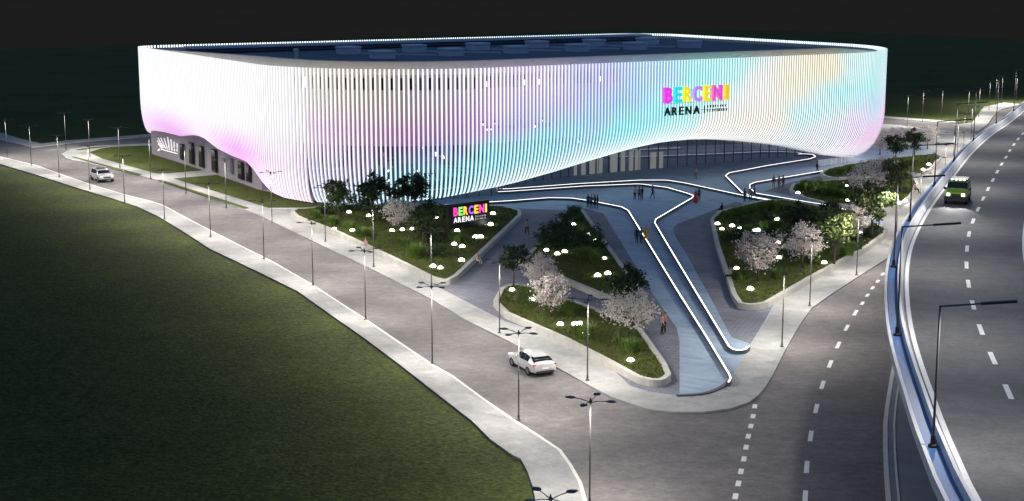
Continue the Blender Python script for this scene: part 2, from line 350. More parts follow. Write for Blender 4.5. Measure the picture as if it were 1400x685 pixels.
HEM_Z = [3.0, 4.4, 4.7, 4.83, 5.19, 5.55, 5.7, 5.58, 5.09, 4.61, 4.4, 4.21, 4.13, 4.0, 3.1, 1.86, .88, .5, .45, .35, .35, .38, .52, .69, .97, 1.26, 1.6, 1.9, 2.15, 2.5, 2.97, 3.43, 3.97, 4.5, 5.0, 5.5, 5.88, 6.18, 6.28, 6.28, 6.13, 5.87, 5.55, 5.13, 4.7, 4.2, 3.55, 2.87, 2.26, 1.9, 1.55, 1.25, 1.0, .75, .5, .3, .3, .8, 2, 2, 3.0]
HEM_S = HEM_S[:3] + [q_ + 1.5 for q_ in HEM_S[3:]]
def lerp_table(xs, ys, x):
    for i in range(len(xs) - 1):
        if xs[i] <= x <= xs[i + 1]: return ys[i] + (ys[i + 1] - ys[i]) * (x - xs[i]) / ((xs[i + 1] - xs[i]) or 1)
    return ys[-1]
closed = outline + [outline[0]]
cum = [0]
for p, q in zip(closed, closed[1:]): cum.append(cum[-1] + math.dist(p, q))
PERIM = cum[-1]
FS = [.2]                                       # fin stations: spacing tightens from the near corner to the right corner
while FS[-1] < PERIM - .45:
    q_ = FS[-1]; FS.append(q_ + (.60 if q_ < 85 else .60 - .14 * min(1, (q_ - 85) / 60)))
ANCH = [  # colour programme of the LED fins: (a, z, rgb)
 (-26, 15, (1, .97, .86)), (-18, 14.5, (1, .95, .80)), (-9, 15.5, (.90, .88, .96)), (-21, 9.5, (1, .70, .94)), (-14, 12, (.98, .86, .86)), (-14, 9.6, (1, .52, .90)),
 (-22, 5.5, (.76, .74, 1)), (-25, 8, (1, .90, .96)), (-11, 7.2, (.62, .52, 1)), (-6, 10.5, (.86, .58, .98)), (-3, 13.5, (.93, .78, 1)), (1, 10.5, (.62, .60, 1)), (4, 14.5, (.84, .76, 1)), (8, 12, (.66, .62, 1)), (14, 14.5, (.60, .58, 1)),
 (-14, 3.5, (.40, .86, 1)), (-9, 4.6, (.30, .90, 1)), (-3, 6.5, (.28, .88, 1)), (4, 7.5, (.30, .86, 1)), (9, 9.2, (.34, .78, 1)), (13, 11, (.40, .66, 1)), (18, 12.5, (.36, .66, 1)), (18, 8.8, (.26, .92, 1)), (24, 14.5, (.46, .72, 1)), (24, 11, (.28, .94, 1)),
 (28, 8.8, (.5, 1, 1)), (31, 14, (.32, .96, 1)), (36, 15.8, (.46, 1, 1)), (34, 8.0, (1, .97, .86)), (41, 13.5, (1, 1, .95)), (43, 8.5, (1, .95, .82)), (49, 14, (1, .93, .70)), (55, 15.5, (1, .90, .62)),
 (52, 10, (.60, .98, 1)), (58, 12.5, (.46, .98, 1)), (56, 6, (.84, .90, 1)), (62, 15.5, (.7, 1, 1)), (65, 13, (.42, .98, 1)), (67, 10, (.56, .80, 1)), (63, 7, (.86, .76, 1)), (67, 5, (1, .66, 1)), (73, 13.5, (.66, 1, 1)), (74, 8, (1, .62, .98)), (78, 4, (1, .84, 1)), (80, 14, (.72, .95, 1)), (81, 9, (1, .70, 1)),
]
def led(a, b, z):
    if a < -20 and b > 12:                     # west side: white, pink near the hem
        k = max(0, min(1, (9.3 - z) / 3.4)); w = .55 + .45 * math.sin(b * .2 + 1.6)
        k *= .3 + .7 * w
        return (1 - .06 * k, 1 - .5 * k, 1 - .04 * k)
    if b > 45: return (.8, .95, 1)
    tw = 0; c = [0, 0, 0]
    for aa, zz, col in ANCH:
        w = 1 / (((a - aa) ** 2 + ((z - zz) * 1.7) ** 2) + 2.0) ** 2
        tw += w
        for i in range(3): c[i] += col[i] * w
    return tuple(x / tw for x in c)
def fin(s):
    j = 0
    while cum[j + 1] < s: j += 1
    f = (s - cum[j]) / (cum[j + 1] - cum[j]); p, q = closed[j], closed[j + 1]
    a, b = p[0] + (q[0] - p[0]) * f, p[1] + (q[1] - p[1]) * f
    t = Vector((q[0] - p[0], q[1] - p[1])).normalized(); n = Vector((-t.y, t.x))
    zb = lerp_table(HEM_S, HEM_Z, s)
    west = a < -20 and b > 12
    if west: d, Lc = 1.2, 5.5
    elif b < 26: d, Lc = 2.0 + max(0, min(1, (a + 10) / 70)) * 3.2, 7.5
    else: d, Lc = 2.0, 6
    if a > 60 and b > 8: d = max(2.0, d - (b - 8) * .2)
    zs = [Z_TOP, 16.9, 15.2, 12.5, 10.4]; z1 = max(zb + 3, min(zb + Lc, 10.2))
    N_ = 10
    prof = [(z, 0.0) for z in zs if z > z1 + .3]
    for k in range(N_ + 1):
        u = math.sin(PI / 2 * k / N_ * .985); prof.append((z1 + (zb - z1) * u, d * (1 - math.sqrt(max(0, 1 - u * u)))))
    wd, dp = .24, .32
    V = []; Fc = []; col = []
    for z, ins in prof:
        for so, w in ((0, wd / 2), (0, -wd / 2), (dp, -wd * .36), (dp, wd * .36)):
            aa = a + n.x * (ins + so) + t.x * w; bb = b + n.y * (ins + so) + t.y * w; V.append((*W(aa, bb), z))
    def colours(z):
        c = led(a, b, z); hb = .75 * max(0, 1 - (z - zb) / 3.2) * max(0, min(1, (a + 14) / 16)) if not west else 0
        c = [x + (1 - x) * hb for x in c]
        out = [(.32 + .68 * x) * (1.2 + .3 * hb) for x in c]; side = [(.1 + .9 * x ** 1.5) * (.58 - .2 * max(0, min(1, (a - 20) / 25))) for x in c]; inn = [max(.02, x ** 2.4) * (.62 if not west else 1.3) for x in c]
        if z > 17.5: inn = [x * 2.2 + .9 for x in c]  # fin tips glow harder inward, added to brighten the parapet
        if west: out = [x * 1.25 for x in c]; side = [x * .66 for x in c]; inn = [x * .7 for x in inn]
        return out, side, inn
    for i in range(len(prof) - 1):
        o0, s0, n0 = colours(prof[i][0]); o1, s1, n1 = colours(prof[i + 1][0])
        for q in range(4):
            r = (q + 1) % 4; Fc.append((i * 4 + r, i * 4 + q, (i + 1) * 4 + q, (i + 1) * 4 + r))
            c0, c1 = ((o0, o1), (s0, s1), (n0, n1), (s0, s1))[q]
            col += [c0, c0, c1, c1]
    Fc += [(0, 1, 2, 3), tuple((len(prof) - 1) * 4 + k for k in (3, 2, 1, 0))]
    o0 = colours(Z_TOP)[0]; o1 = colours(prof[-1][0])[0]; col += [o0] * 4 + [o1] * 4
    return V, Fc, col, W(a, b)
def fin_mesh(name, V, Fc, col):
    me = bpy.data.meshes.new(name); me.from_pydata(V, [], Fc)
    at_ = me.color_attributes.new('led_colour', 'FLOAT_COLOR', 'CORNER'); flat = []
    for c in col: flat += [c[0], c[1], c[2], 1.0]
    at_.data.foreach_set('color', flat); me.update(); return link(name, me, None, M['fin'])
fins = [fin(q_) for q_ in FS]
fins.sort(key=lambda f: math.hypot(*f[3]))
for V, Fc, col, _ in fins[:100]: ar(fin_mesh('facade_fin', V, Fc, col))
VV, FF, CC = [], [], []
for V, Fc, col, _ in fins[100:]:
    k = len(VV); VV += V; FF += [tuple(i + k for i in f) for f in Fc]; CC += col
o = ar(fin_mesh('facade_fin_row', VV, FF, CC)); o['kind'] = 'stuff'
# wall behind the fins
wl = offs(outline, 2.1)
Z_SOF = 8.0
WLW = Wp(wl)
MB().sweep(WLW, [(0, Z_SOF), (0, 17.4), (-.0, 17.4), (.4, 17.4), (.4, Z_SOF)], closed=True)
mb = MB(); mb.sweep(WLW, [(0, Z_SOF), (0, 17.2), (.4, 17.2), (.4, Z_SOF)], closed=True); ar(mb.build('wall', M['wall']))
ar(sheet('roof', Wp(offs(outline, 2.6)), 17.0, M['roof'], kind=None))
# parapet coping, taller on the two street sides
par = Wp(offs(outline, 1.9))
south = [p for p, q in zip(par, offs(outline, 1.9)) if q[1] < 30 or q[0] < -15]
def ribbon_parapet(idx, z0, z1):
    return MB().sweep([par[i] for i in idx], [(0, z0), (0, z1), (.5, z1), (.5, z0)])
off19 = offs(outline, 1.9); nO = len(par)
# outline order: west-far corner, near corner, right corner, far corner; 29 points each
def parapet_height(p):
    a, b = p
    if a < -18 and b > 14: return 17.55 + 1.25 * max(0, min(1, (64 - b) / 9))
    if b < 20 and a < 74: return 17.55 + 1.2 * max(.05, min(1, (73 - a) / 16))
    return 17.55
pb = offs(outline, 1.5); pw_ = Wp(pb); pi_ = Wp(offs(outline, 2.05)); V = []; Fc = []
for (x, y), (xi, yi), p in zip(pw_, pi_, pb):
    h = parapet_height(p); V += [(x, y, 17.1), (x, y, h), (xi, yi, h + .05), (xi, yi, 17.0)]
for i in range(nO):
    j = (i + 1) % nO
    for q in range(4): Fc.append((i * 4 + q, i * 4 + (q + 1) % 4, j * 4 + (q + 1) % 4, j * 4 + q))
ar(MB().add(V, Fc).build('parapet', M['parapet']))
# raised far roof ledge with overhang
lg = Wp([(-16, 66), (72, 66), (72, 70.5), (-16, 70.5)])
c_ = W(28, 68.2)
mb = MB().box((c_[0], c_[1], 17.95), (92, 4.4, .3), TH); mb.box((*W(28, 69.6), 17.4), (92, .5, .79), TH); ar(mb.build('roof_ledge', M['roofunit']))
for a, b in [(3.2, 53.5), (14.9, 53), (26.9, 52.7), (39.1, 53.2), (51, 52.9), (62.6, 52.6), (1.9, 39.5), (14.3, 40), (26.6, 40.4), (38.5, 40.2), (50.2, 39.9), (61.9, 39.8)]:
    mb = MB(); pr = fillet([(-1.7, -1.7), (1.7, -1.7), (1.7, 1.7), (-1.7, 1.7)], .9, 5)
    for (z0, z1, sc) in ((17.0, 17.95, 1.0), (17.95, 18.2, 1.08)):
        pl = [W(a + x * sc, b + y * sc) for x, y in pr]; n = len(pl)
        mb.add([(x, y, z0) for x, y in pl] + [(x, y, z1) for x, y in pl], [tuple(range(n - 1, -1, -1)), tuple(range(n, 2 * n))] + [(i, (i + 1) % n, n + (i + 1) % n, n + i) for i in range(n)])
    ar(mb.build('rooflight', M['roofunit']))
for i in range(5):
    a0, a1 = 4.6 + i * 11.9, 12.6 + i * 11.9
    p, q = W(a0, 51.9), W(a1, 41.6)
    ar(MB().sweep([p, q], [(-.15, 17.0), (-.15, 17.22), (.15, 17.22), (.15, 17.0)]).build('roof_duct', M['roofunit']))
vx, vy = at(405, 80, 17.2); ar(MB().lathe([(.3, 17.0), (.3, 18.3), (.42, 18.3), (.42, 18.6), (.1, 18.7)], 12, (vx, vy, 0)).build('vent_pipe', M['parapet'], smooth=False))
# upper windows in the front wall
fb = CORN[1][1] + 2.1
rnd = random.Random(3)
def wall_window(a, z0, z1, w, lit, b=None):
    bb = (fb if b is None else b)
    c = W(a, bb - .05); f = ar(MB().box((*c, (z0 + z1) / 2), (w, .12, z1 - z0), TH).build('window', M['black']))
    c = W(a, bb - .125); hh = (z1 - z0 - .12); pn = MB().box((*c, (z0 + z1) / 2 - (hh * .2 if lit else 0)), (w - .12 - (.1 if lit else 0), .05, hh * (.5 if lit else 1)), TH).build('pane', M['litpane'] if lit else M['darkpane'])
    pn.parent = f; pn.matrix_parent_inverse = arena.matrix_world.inverted() if False else Matrix.Translation(-Vector(arena.location))
    f.matrix_parent_inverse = Matrix.Translation(-Vector(arena.location)); pn.matrix_parent_inverse = Matrix.Identity(4)
    return f
for k in range(22):
    a = -3.2 + k * 1.02
    if k in (9, 13, 17): continue
    wall_window(a, 15.2, 16.7, .62, rnd.random() < .32)
for k in range(20):
    if k in (5, 6, 11, 12): continue
    wall_window(-3.6 + k * .62, 9.6 + (.7 if k % 3 == 0 else 0), 10.2 + (.7 if k % 3 == 0 else 0), .36, rnd.random() < .8)
# near corner windows follow the curved wall
for i in range(34, 57, 1):
    p, q = wl[i], wl[i + 1]; c = Vector(p) + (Vector(q) - Vector(p)) * .5; t = (Vector(q) - Vector(p)).normalized()
    if c.x > -4: break
    ang = TH + math.atan2(t.y, t.x); nrm = Vector((t.y, -t.x))
    cc = c + nrm * .02
    f = ar(MB().box((*W(*cc), 15.9), (.66, .12, 1.5), ang).build('window', M['black']))
    cc = c + nrm * .09
    pn = MB().box((*W(*cc), 15.9), (.52, .05, 1.34), ang).build('pane', M['litpane'] if rnd.random() < .12 else M['darkpane']); pn.parent = f
# recessed ground floor: soffit, mirror glass front, grey west wall with windows
sof = Wp(offs(outline, 2.3)); ar(sheet('soffit', sof, Z_SOF + .05, M['soffit'], kind=None))
GB = 17.2
M['added_soffit_light'] = mat('added_soffit_light', (.8, .8, .8), .4, emit=(.55, .8, 1.0), estr=7)  # added lights, hidden by the fins, to brighten the ground under the canopy
for b in (6.5, 11.5):
    for k in range(14):
        a = -6 + k * 6.0
        if a > 70: break
        c = W(a, b); ar(MB().lathe([(.42, Z_SOF - .02), (.42, Z_SOF + .05)], 14, (*c, 0)).build('added_soffit_light', M['added_soffit_light']))
gl = [(-19, 26), (-14.5, 11), (-9, 7.5), (2, 6.8), (8.5, 13.6), (22, GB), (70, GB), (75, 22), (76, 70)]
G_ = fillet([W(*p) for p in gl], 3, 6, closed=False)
ar(MB().sweep(G_, [(0, .1), (0, Z_SOF), (.3, Z_SOF), (.3, .1)]).build('curtain_wall', M['glass']))
mb = MB(); Gr = resample(G_, 1.9)
for i, p in enumerate(Gr): mb.box((p[0], p[1], 4.05), (.07, .16, 7.9), TH)
ar(mb.build('mullions', M['black']))
for a0, w, h, lit in [(22.0, .9, 4.4, 1), (23.6, .8, 7, 1), (25.2, 1.0, 3.3, 1), (26.6, 1.0, 3.3, 1), (29.2, 1.3, 3.2, 1), (30.9, .8, 7, 1), (32.4, .9, 3, 1), (33.7, 1.0, 3, 1), (36.7, 1.1, 2.5, 1), (38.2, .8, 2.5, 1)]:
    ar(MB().box((*W(a0, GB - .03), .2 + h / 2), (w, .05, h), TH).build('lit_lobby_bay' if lit else 'dim_lobby_bay', M['lobbylit'] if lit else M['lobbydim']))
wb = [W(-14, 26), W(-22.9, 28.5), W(-22.4, 41), W(-22.0, 56), W(-21.7, 77), W(-14, 78)]
ar(MB().sweep(wb, [(0, .1), (0, Z_SOF + .02), (-.4, Z_SOF + .02), (-.4, .1)]).build('side_wall', M['sidewall']))
def westpos(px, zref=.15):
    """point of the west wall seen at that column"""
    best = None
    for p, q in zip(wb[1:-1], wb[2:-1]):
        for k in range(41):
            x = p[0] + (q[0] - p[0]) * k / 40; y = p[1] + (q[1] - p[1]) * k / 40
            zc = y * cp + (CAM_H - 2) * sp; d = abs(700 + FPX * x / zc - px)
            if best is None or d < best[0]: best = (d, x, y, math.atan2(q[1] - p[1], q[0] - p[0]))
    return best[1:]
for px, z0, z1, w, dark in [(251, .9, 3.4, 1.3, 1), (264, .7, 4.0, 1.4, 1), (278, .7, 3.9, 1.5, 1), (296, .6, 4.0, 1.7, 1), (315, 1.2, 3.4, 2.6, 0), (332, .8, 3.3, 1.6, 1), (343, .8, 3.3, 1.2, 1)]:
    x, y, an = westpos(px); nx, ny = math.sin(an), -math.cos(an)
    if nx > 0: nx, ny = -nx, -ny
    f = ar(MB().box((x + nx * .32, y + ny * .32, (z0 + z1) / 2), (w, .3, z1 - z0), an).build('window', M['sidewall'] if not dark else M['black']))
    pn = MB().box((x + nx * .46, y + ny * .46, (z0 + z1) / 2), (w - .2, .08, z1 - z0 - .2), an).build('pane', M['soffit'] if not dark else M['darkpane']); pn.parent = f
# white fan of strokes on the west wall
x, y, an = westpos(232)
nx, ny = math.sin(an), -math.cos(an)
if nx > 0: nx, ny = -nx, -ny
tx, ty = ny, -nx
if tx < 0: tx, ty = -tx, -ty
mb = MB(); mk = MB()
org = (x + nx * .5, y + ny * .5)
def stroke(mb, u0, v0, u1, v1, w):
    dx, dz = u1 - u0, v1 - v0; l = math.hypot(dx, dz); px_, pz_ = -dz / l * w / 2, dx / l * w / 2
    V = []
    for dep in (0, .12):
        for u, v in ((u0 + px_, v0 + pz_), (u1 + px_ * .7, v1 + pz_ * .7), (u1 - px_ * .7, v1 - pz_ * .7), (u0 - px_, v0 - pz_)):
            V.append((org[0] + tx * u + nx * dep, org[1] + ty * u + ny * dep, 2.35 + v))
    mb.add(V, [(0, 1, 2, 3), (7, 6, 5, 4), (0, 1, 5, 4), (1, 2, 6, 5), (2, 3, 7, 6), (3, 0, 4, 7)])
for st in [(-1.3, -.8, -1.7, -1.1, .17), (-1.0, -.7, 2.3, -.65, .15), (-.9, -.5, -1.6, .1, .15), (-.7, -.4, -1.7, .55, .15), (-.5, -.3, -1.55, 1.0, .15), (-.1, -.4, -1.0, 1.15, .15), (.3, -.4, -.3, 1.25, .15), (.7, -.4, .4, 1.6, .15), (1.2, -.4, 1.05, 1.35, .15), (1.7, -.4, 1.65, 1.15, .15), (2.2, -.3, 2.25, 1.0, .15)]: stroke(mb, st[0] * 2.4, st[1], st[2] * 2.4, st[3], .3 if abs(st[2] - st[0]) < .6 else .17)
M['signwhite'] = mat('white_sign_face', (.85, .85, .85), .5, emit=(1, 1, 1), estr=.55)
ar(mb.build('wall_emblem', M['signwhite']))
# glass balustrade beneath the right corner
bal = empty('glass_balustrade', (*at(1140, 225, .2), .15), 0, 'pale glass balustrade with thin posts under the right corner of the arena', 'balustrade')
bp_ = resample(ats([(1119, 228), (1135, 226.5), (1150, 224.5), (1166, 221)], .15), 1.35)
mb = MB(); mp_ = MB()
for p, q in zip(bp_, bp_[1:]):
    mid = ((p[0] + q[0]) / 2 - bal.location.x, (p[1] + q[1]) / 2 - bal.location.y, .6); an = math.atan2(q[1] - p[1], q[0] - p[0])
    g = MB().box(mid, (math.dist(p, q) - .12, .04, 1.0), an).build('glass_panel', M['balglass'], bal)
for p in bp_: mp_.box((p[0] - bal.location.x, p[1] - bal.location.y, .6), (.07, .07, 1.2))
mp_.build('posts', M['viawhite'], bal)

# ------------------------------------------------------------------ lettering
def text_obj(name, body, size, ext, offset, m, org, xdir, ndir, parent, width=None, height=None, mats=None):
    cu = bpy.data.curves.new('t', 'FONT'); cu.body = body; cu.size = size; cu.extrude = ext; cu.offset = offset; cu.resolution_u = 3
    to = bpy.data.objects.new('t', cu); C.objects.link(to)
    dg = bpy.context.evaluated_depsgraph_get(); me = bpy.data.meshes.new_from_object(to.evaluated_get(dg)); bpy.data.objects.remove(to)
    xs = [v.co.x for v in me.vertices]; ys = [v.co.y for v in me.vertices]
    x0, x1, y0, y1 = min(xs), max(xs), min(ys), max(ys)
    sx = (width / (x1 - x0)) if width else 1; sy = (height / (y1 - y0)) if height else 1
    for v in me.vertices:
        u, w, d = (v.co.x - x0) * sx, (v.co.y - y0) * sy, v.co.z
        v.co = (org[0] + xdir[0] * u + ndir[0] * d, org[1] + xdir[1] * u + ndir[1] * d, org[2] + w)
    me.materials.clear(); 
    for x in (mats or [m]): me.materials.append(x)
    me.update(); return link(name, me, parent)
def em(name, col, s): return mat(name, col, .4, emit=col, estr=s)
ndir = (-e2[0], -e2[1])
bern = empty('facade_sign', (*W(29.7, -1.6), 10.4), 0, 'colourful BERCENI letters over dark ARENA lettering mounted on the glowing fins', 'sign')
def rel(p, e): return (p[0] - e.location.x, p[1] - e.location.y, p[2] - e.location.z)
cols = [('magenta', (.95, .06, .75)), ('turquoise', (.05, .8, .85)), ('yellow', (.95, .85, .05)), ('violet', (.55, .28, .9)), ('yellow', (1, .86, .04)), ('rose', (.85, .1, .6)), ('amber', (.95, .68, .02))]
for (ch, a0, w), (cn, cc) in zip(zip('BERCENI', (23.9, 25.65, 27.25, 28.95, 30.85, 32.5, 34.75), (1.35, 1.3, 1.4, 1.55, 1.3, 1.65, .6)), cols):
    text_obj('letter', ch, 2, .28, .07, em('letter_' + cn, cc, .75), rel((*W(a0, -1.35), 12.15), bern), e1, ndir, bern, w, 2.15)
for ch, a0, w in zip('ARENA', (24.0, 25.35, 26.6, 27.75, 29.15), (1.1, .9, .8, 1.0, 1.1)):
    text_obj('letter', ch, 1, .12, .012, M['black'], rel((*W(a0, -1.35), 10.4), bern), e1, ndir, bern, w, 1.15)
MB().box(rel((*W(31.15, -1.3), 10.95), bern), (.08, .2, 1.1), TH).build('divider_bar', M['black'], bern)
r2 = random.Random(5)
for row, z in ((0, 11.35), (1, 10.75)):
    a = 31.6
    while a < 35.2:
        w = r2.uniform(.16, .3); h = r2.uniform(.26, .4); mb = MB(); mb.box(rel((*W(a + w / 2, -1.3), z), bern), (w * .55, .15, h), TH)
        if r2.random() < .6: mb.box(rel((*W(a + w / 2, -1.3), z + h / 2 - .04), bern), (w, .13, .08), TH)
        mb.build('small_letter', M['black'], bern)
        a += w + r2.uniform(.12, .3)
MB().box(rel((*W(29.6, -.85), 12.0), bern), (11.0, .05, .06), TH).build('mounting_rail', M['viawhite'], bern)
MB().box(rel((*W(29.6, -.85), 13.8), bern), (11.0, .05, .06), TH).build('mounting_rail', M['viawhite'], bern)
MB().box(rel((*W(29.6, -.85), 10.9), bern), (11.0, .05, .06), TH).build('mounting_rail', M['viawhite'], bern)

# ------------------------------------------------------------------ planters
ZP = Z_PAVE + .55
def turf_blades(mb, poly, n, rg):
    xs = [p[0] for p in poly]; ys = [p[1] for p in poly]; k = 0; N_ = len(poly)
    while k < n:
        x = rg.uniform(min(xs), max(xs)); y = rg.uniform(min(ys), max(ys)); ins = False; j = N_ - 1
        for i in range(N_):
            if (poly[i][1] > y) != (poly[j][1] > y) and x < (poly[j][0] - poly[i][0]) * (y - poly[i][1]) / (poly[j][1] - poly[i][1]) + poly[i][0]: ins = not ins
            j = i
        if not ins: continue
        k += 1
        for _ in range(4):
            an = rg.uniform(0, 2 * PI); h = rg.uniform(.08, .24); w = rg.uniform(.02, .05); dx, dy = math.cos(an), math.sin(an); ox, oy = rg.uniform(-.12, .12), rg.uniform(-.12, .12); ln = rg.uniform(.02, .14)
            b0 = (x + ox - dy * w, y + oy + dx * w, ZP - .1); b1 = (x + ox + dy * w, y + oy - dx * w, ZP - .1)
            mb.add([b0, b1, (x + ox + dx * ln, y + oy + dy * ln, ZP - .1 + h)], [(0, 1, 2)], 1)
PL = {
 'pylon': ([(397, 288), (404, 285), (470, 279), (590, 279), (690, 281), (712, 287), (713, 293), (626, 376), (611, 384), (590, 379), (538, 353), (459, 316), (404, 295)], 'raised lawn planter holding the black illuminated pylon sign', 1.2),
 'triangle': ([(773, 288), (797, 285), (835, 338), (862, 376), (886, 404), (878, 416), (832, 406), (765, 378), (722, 362), (714, 355), (722, 346), (761, 303)], 'triangular raised planter with dark shrubs in the middle of the plaza', 1.2),
 'front': ([(674, 411), (684, 393), (702, 386), (735, 392), (815, 421), (836, 430), (878, 449), (912, 497), (918, 512), (903, 522), (871, 515), (823, 489), (768, 461), (690, 427)], 'raised planter with blossom trees beside the white hatchback on the road', 1.6),
 'right': ([(971, 299), (982, 288), (1038, 274), (1075, 272), (1117, 280), (1172, 298), (1214, 311), (1211, 319), (1185, 338), (1120, 373), (1050, 413), (1030, 417), (1009, 414), (1001, 402), (979, 335)], 'largest raised planter with blossom trees beside the lower road', 1.2),
 'upper': ([(1079, 259), (1083, 251), (1130, 246), (1170, 244), (1215, 240), (1250, 240), (1256, 249), (1247, 267), (1232, 279), (1215, 285), (1200, 284), (1130, 277), (1098, 269)], 'rounded raised planter with tall grass between the light lines and viaduct', 1.2),
 'corner': ([(1121, 236), (1130, 230), (1160, 224), (1205, 217), (1255, 211), (1285, 209), (1287, 216), (1275, 229), (1262, 237), (1235, 235), (1180, 241), (1140, 243), (1126, 240)], 'low planter strip nearest the right corner of the arena', 1.0),
}
for key, (px, lab, rad) in PL.items():
    poly = ats(px, ZP)
    if area2(poly) < 0: poly = poly[::-1]
    poly = fillet(poly, rad, 5)
    e = empty('planter', (sum(p[0] for p in poly) / len(poly), sum(p[1] for p in poly) / len(poly), Z_PAVE), 0, lab, 'planter', 'raised planters on the plaza')
    lp = [(p[0] - e.location.x, p[1] - e.location.y) for p in poly]
    MB().sweep(lp, [(0, 0), (0, .55), (.45, .55), (.45, 0)], closed=True).build('planter_wall', M['rim'], e)
    inn = [(p[0] - e.location.x, p[1] - e.location.y) for p in offs(poly, .44)]
    mb = MB(); k = len(inn)
    bm = bmesh.new(); f = bm.faces.new([bm.verts.new((x, y, .45)) for x, y in inn]); f.normal_update(); bmesh.ops.triangulate(bm, faces=[f], ngon_method='EAR_CLIP')
    bm.verts.index_update(); mb.add([v.co for v in bm.verts], [tuple(v.index for v in fc.verts) for fc in bm.faces], 0); bm.free()
    ar2 = abs(area2(poly)) / 2
    rg = random.Random(key); off = [(p[0] + e.location.x, p[1] + e.location.y) for p in inn]
    tb = MB(); turf_blades(tb, off, int(min(9000, ar2 * 16)), rg)
    mb.add([(v[0] - e.location.x, v[1] - e.location.y, v[2] - Z_PAVE) for v in tb.V], tb.F, 1)
    me = bpy.data.meshes.new('turf'); me.from_pydata(mb.V, [], mb.F); me.materials.append(M['lawn']); me.materials.append(M['turfblade']); me.polygons.foreach_set('material_index', mb.mi); me.update()
    link('turf', me, e)

# ------------------------------------------------------------------ light-line walls
LINES = [
 ([(560, 264), (585, 262), (700, 257.5), (787, 251), (875, 246), (912, 246), (937, 250), (1012, 266), (1075, 278), (1125, 288), (1165, 296)], 'longest glowing line wall from the pylon sign past the arena front to the right planter', True),
 ([(560, 274), (640, 264), (700, 261), (800, 254), (875, 251), (912, 256), (940, 264), (949, 267.5), (945, 271), (897, 299), (895, 304), (917, 341), (950, 396), (997, 473.5), (1005, 478.5), (1018, 478), (1024, 473)], 'glowing line wall with a sharp arrow bend beside the person in red, ending in a hook', True),
 ([(560, 284), (600, 280), (700, 274), (750, 270), (782, 270.5), (812, 275), (850, 282.5), (859, 287.5), (892, 341), (925, 395), (962, 453.5), (997, 511), (999, 516.5), (996, 522)], 'glowing line wall with a dark side face running straight to the front tip', True),
 ([(900, 217), (1040, 212.5), (1100, 210), (1112, 211), (1115, 214), (1107, 217), (1050, 226), (997, 236), (992, 240), (1015, 263), (1030, 269), (1130, 285), (1168, 293)], 'zigzag glowing line wall under the right corner of the arena, its rear leg built from a reflection', True),  # opening leg behind the glass models the line's mirror image as a wall
 ([(1262, 214), (1212, 217.5), (1150, 229), (1100, 237.5), (1032, 249), (1025, 252), (1025, 257), (1034, 264), (1130, 280), (1172, 290)], 'glowing line wall along the corner planter with a rounded bend', True),
]
z_l = Z_PAVE + .36
for px, lab, lit in LINES:
    path = ats(px, z_l); path = fillet(path, 1.4, 5, closed=False)
    e = empty('light_line_wall', (*path[len(path) // 2], Z_PAVE), 0, lab, 'bench wall', 'glowing line walls on the plaza')
    lp = [(p[0] - e.location.x, p[1] - e.location.y) for p in path]
    MB().sweep(lp, [(-.11, 0), (-.11, .33), (.11, .33), (.11, 0)]).build('wall_body', M['bench'], e)
    MB().sweep(lp, [(-.055, .33), (-.055, .36), (.055, .36), (.055, .33)]).build('light_strip', M['strip'], e)
path = ats([(997, 522.5), (985, 531.5), (962, 540), (925, 541.5)], Z_PAVE)
tag(MB().sweep(smooth_path(path), [(-.15, Z_PAVE), (-.15, Z_PAVE + .1), (.15, Z_PAVE + .1), (.15, Z_PAVE)]).build('kerb', M['bench']), kind='structure')

# ------------------------------------------------------------------ viaduct
VZ = 10.0
vl = [(1330, 684), (1307, 631), (1287, 586), (1275, 551), (1261, 514), (1246, 466), (1239, 428.5), (1236.5, 391), (1237.5, 366), (1242, 341), (1250, 320), (1262, 297), (1275, 277), (1290, 257), (1302, 241), (1320, 217), (1337, 199), (1357, 182), (1377, 170), (1397, 153)]
VL = [(15.2, 15), (15.8, 28), (16.6, 42)] + ats(vl, VZ)[:] + [(84, 240), (95, 262), (109, 288), (126, 316), (150, 350), (180, 388)]
VL = resample(smooth_path(VL, 2), 3.0)
via = empty('viaduct', (VL[30][0], VL[30][1], 0), 0, 'curving elevated two lane road with white parapet and blue ledge', 'viaduct')
def vloc(P): return [(p[0] - via.location.x, p[1] - via.location.y) for p in P]
VLL = vloc(VL)
def vs(prof, name, m): return MB().sweep(VLL, [(-o, z) for o, z in prof]).build(name, m, via)   # offset to the right of travel
vs([(-1.2, VZ - .22), (-1.2, VZ - .03), (9.9, VZ - .03), (9.9, VZ - .4), (7.2, VZ - 1.1), (6.2, VZ - 1.9), (2.4, VZ - 1.9), (1.4, VZ - 1.0)], 'deck', M['viaconc'])
vs([(-.05, VZ - .02), (-.05, VZ + .0), (9.2, VZ + .0), (9.2, VZ - .02)], 'carriageway', M['bridge_asphalt'])
vs([(-1.27, VZ - .26), (-1.27, VZ + .26), (-1.1, VZ + .26), (-1.1, VZ - .0), (-1.2, VZ - .26)], 'edge_rim', M['viawhite'])
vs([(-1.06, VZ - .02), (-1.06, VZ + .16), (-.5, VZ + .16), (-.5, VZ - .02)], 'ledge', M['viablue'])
vs([(-.5, VZ - .02), (-.48, VZ + .62), (-.32, VZ + .62), (-.2, VZ + .2), (-.12, VZ - .02)], 'barrier', M['viawhite'])
vs([(.0, VZ + .004), (.0, VZ + .012), (.25, VZ + .012), (.25, VZ + .004)], 'edge_line', M['paint'])
vs([(7.9, VZ + .004), (7.9, VZ + .012), (8.15, VZ + .012), (8.15, VZ + .004)], 'edge_line', M['paint'])
vs([(9.2, VZ - .02), (9.22, VZ + .7), (9.5, VZ + .7), (9.7, VZ - .02)], 'barrier', M['viawhite'])
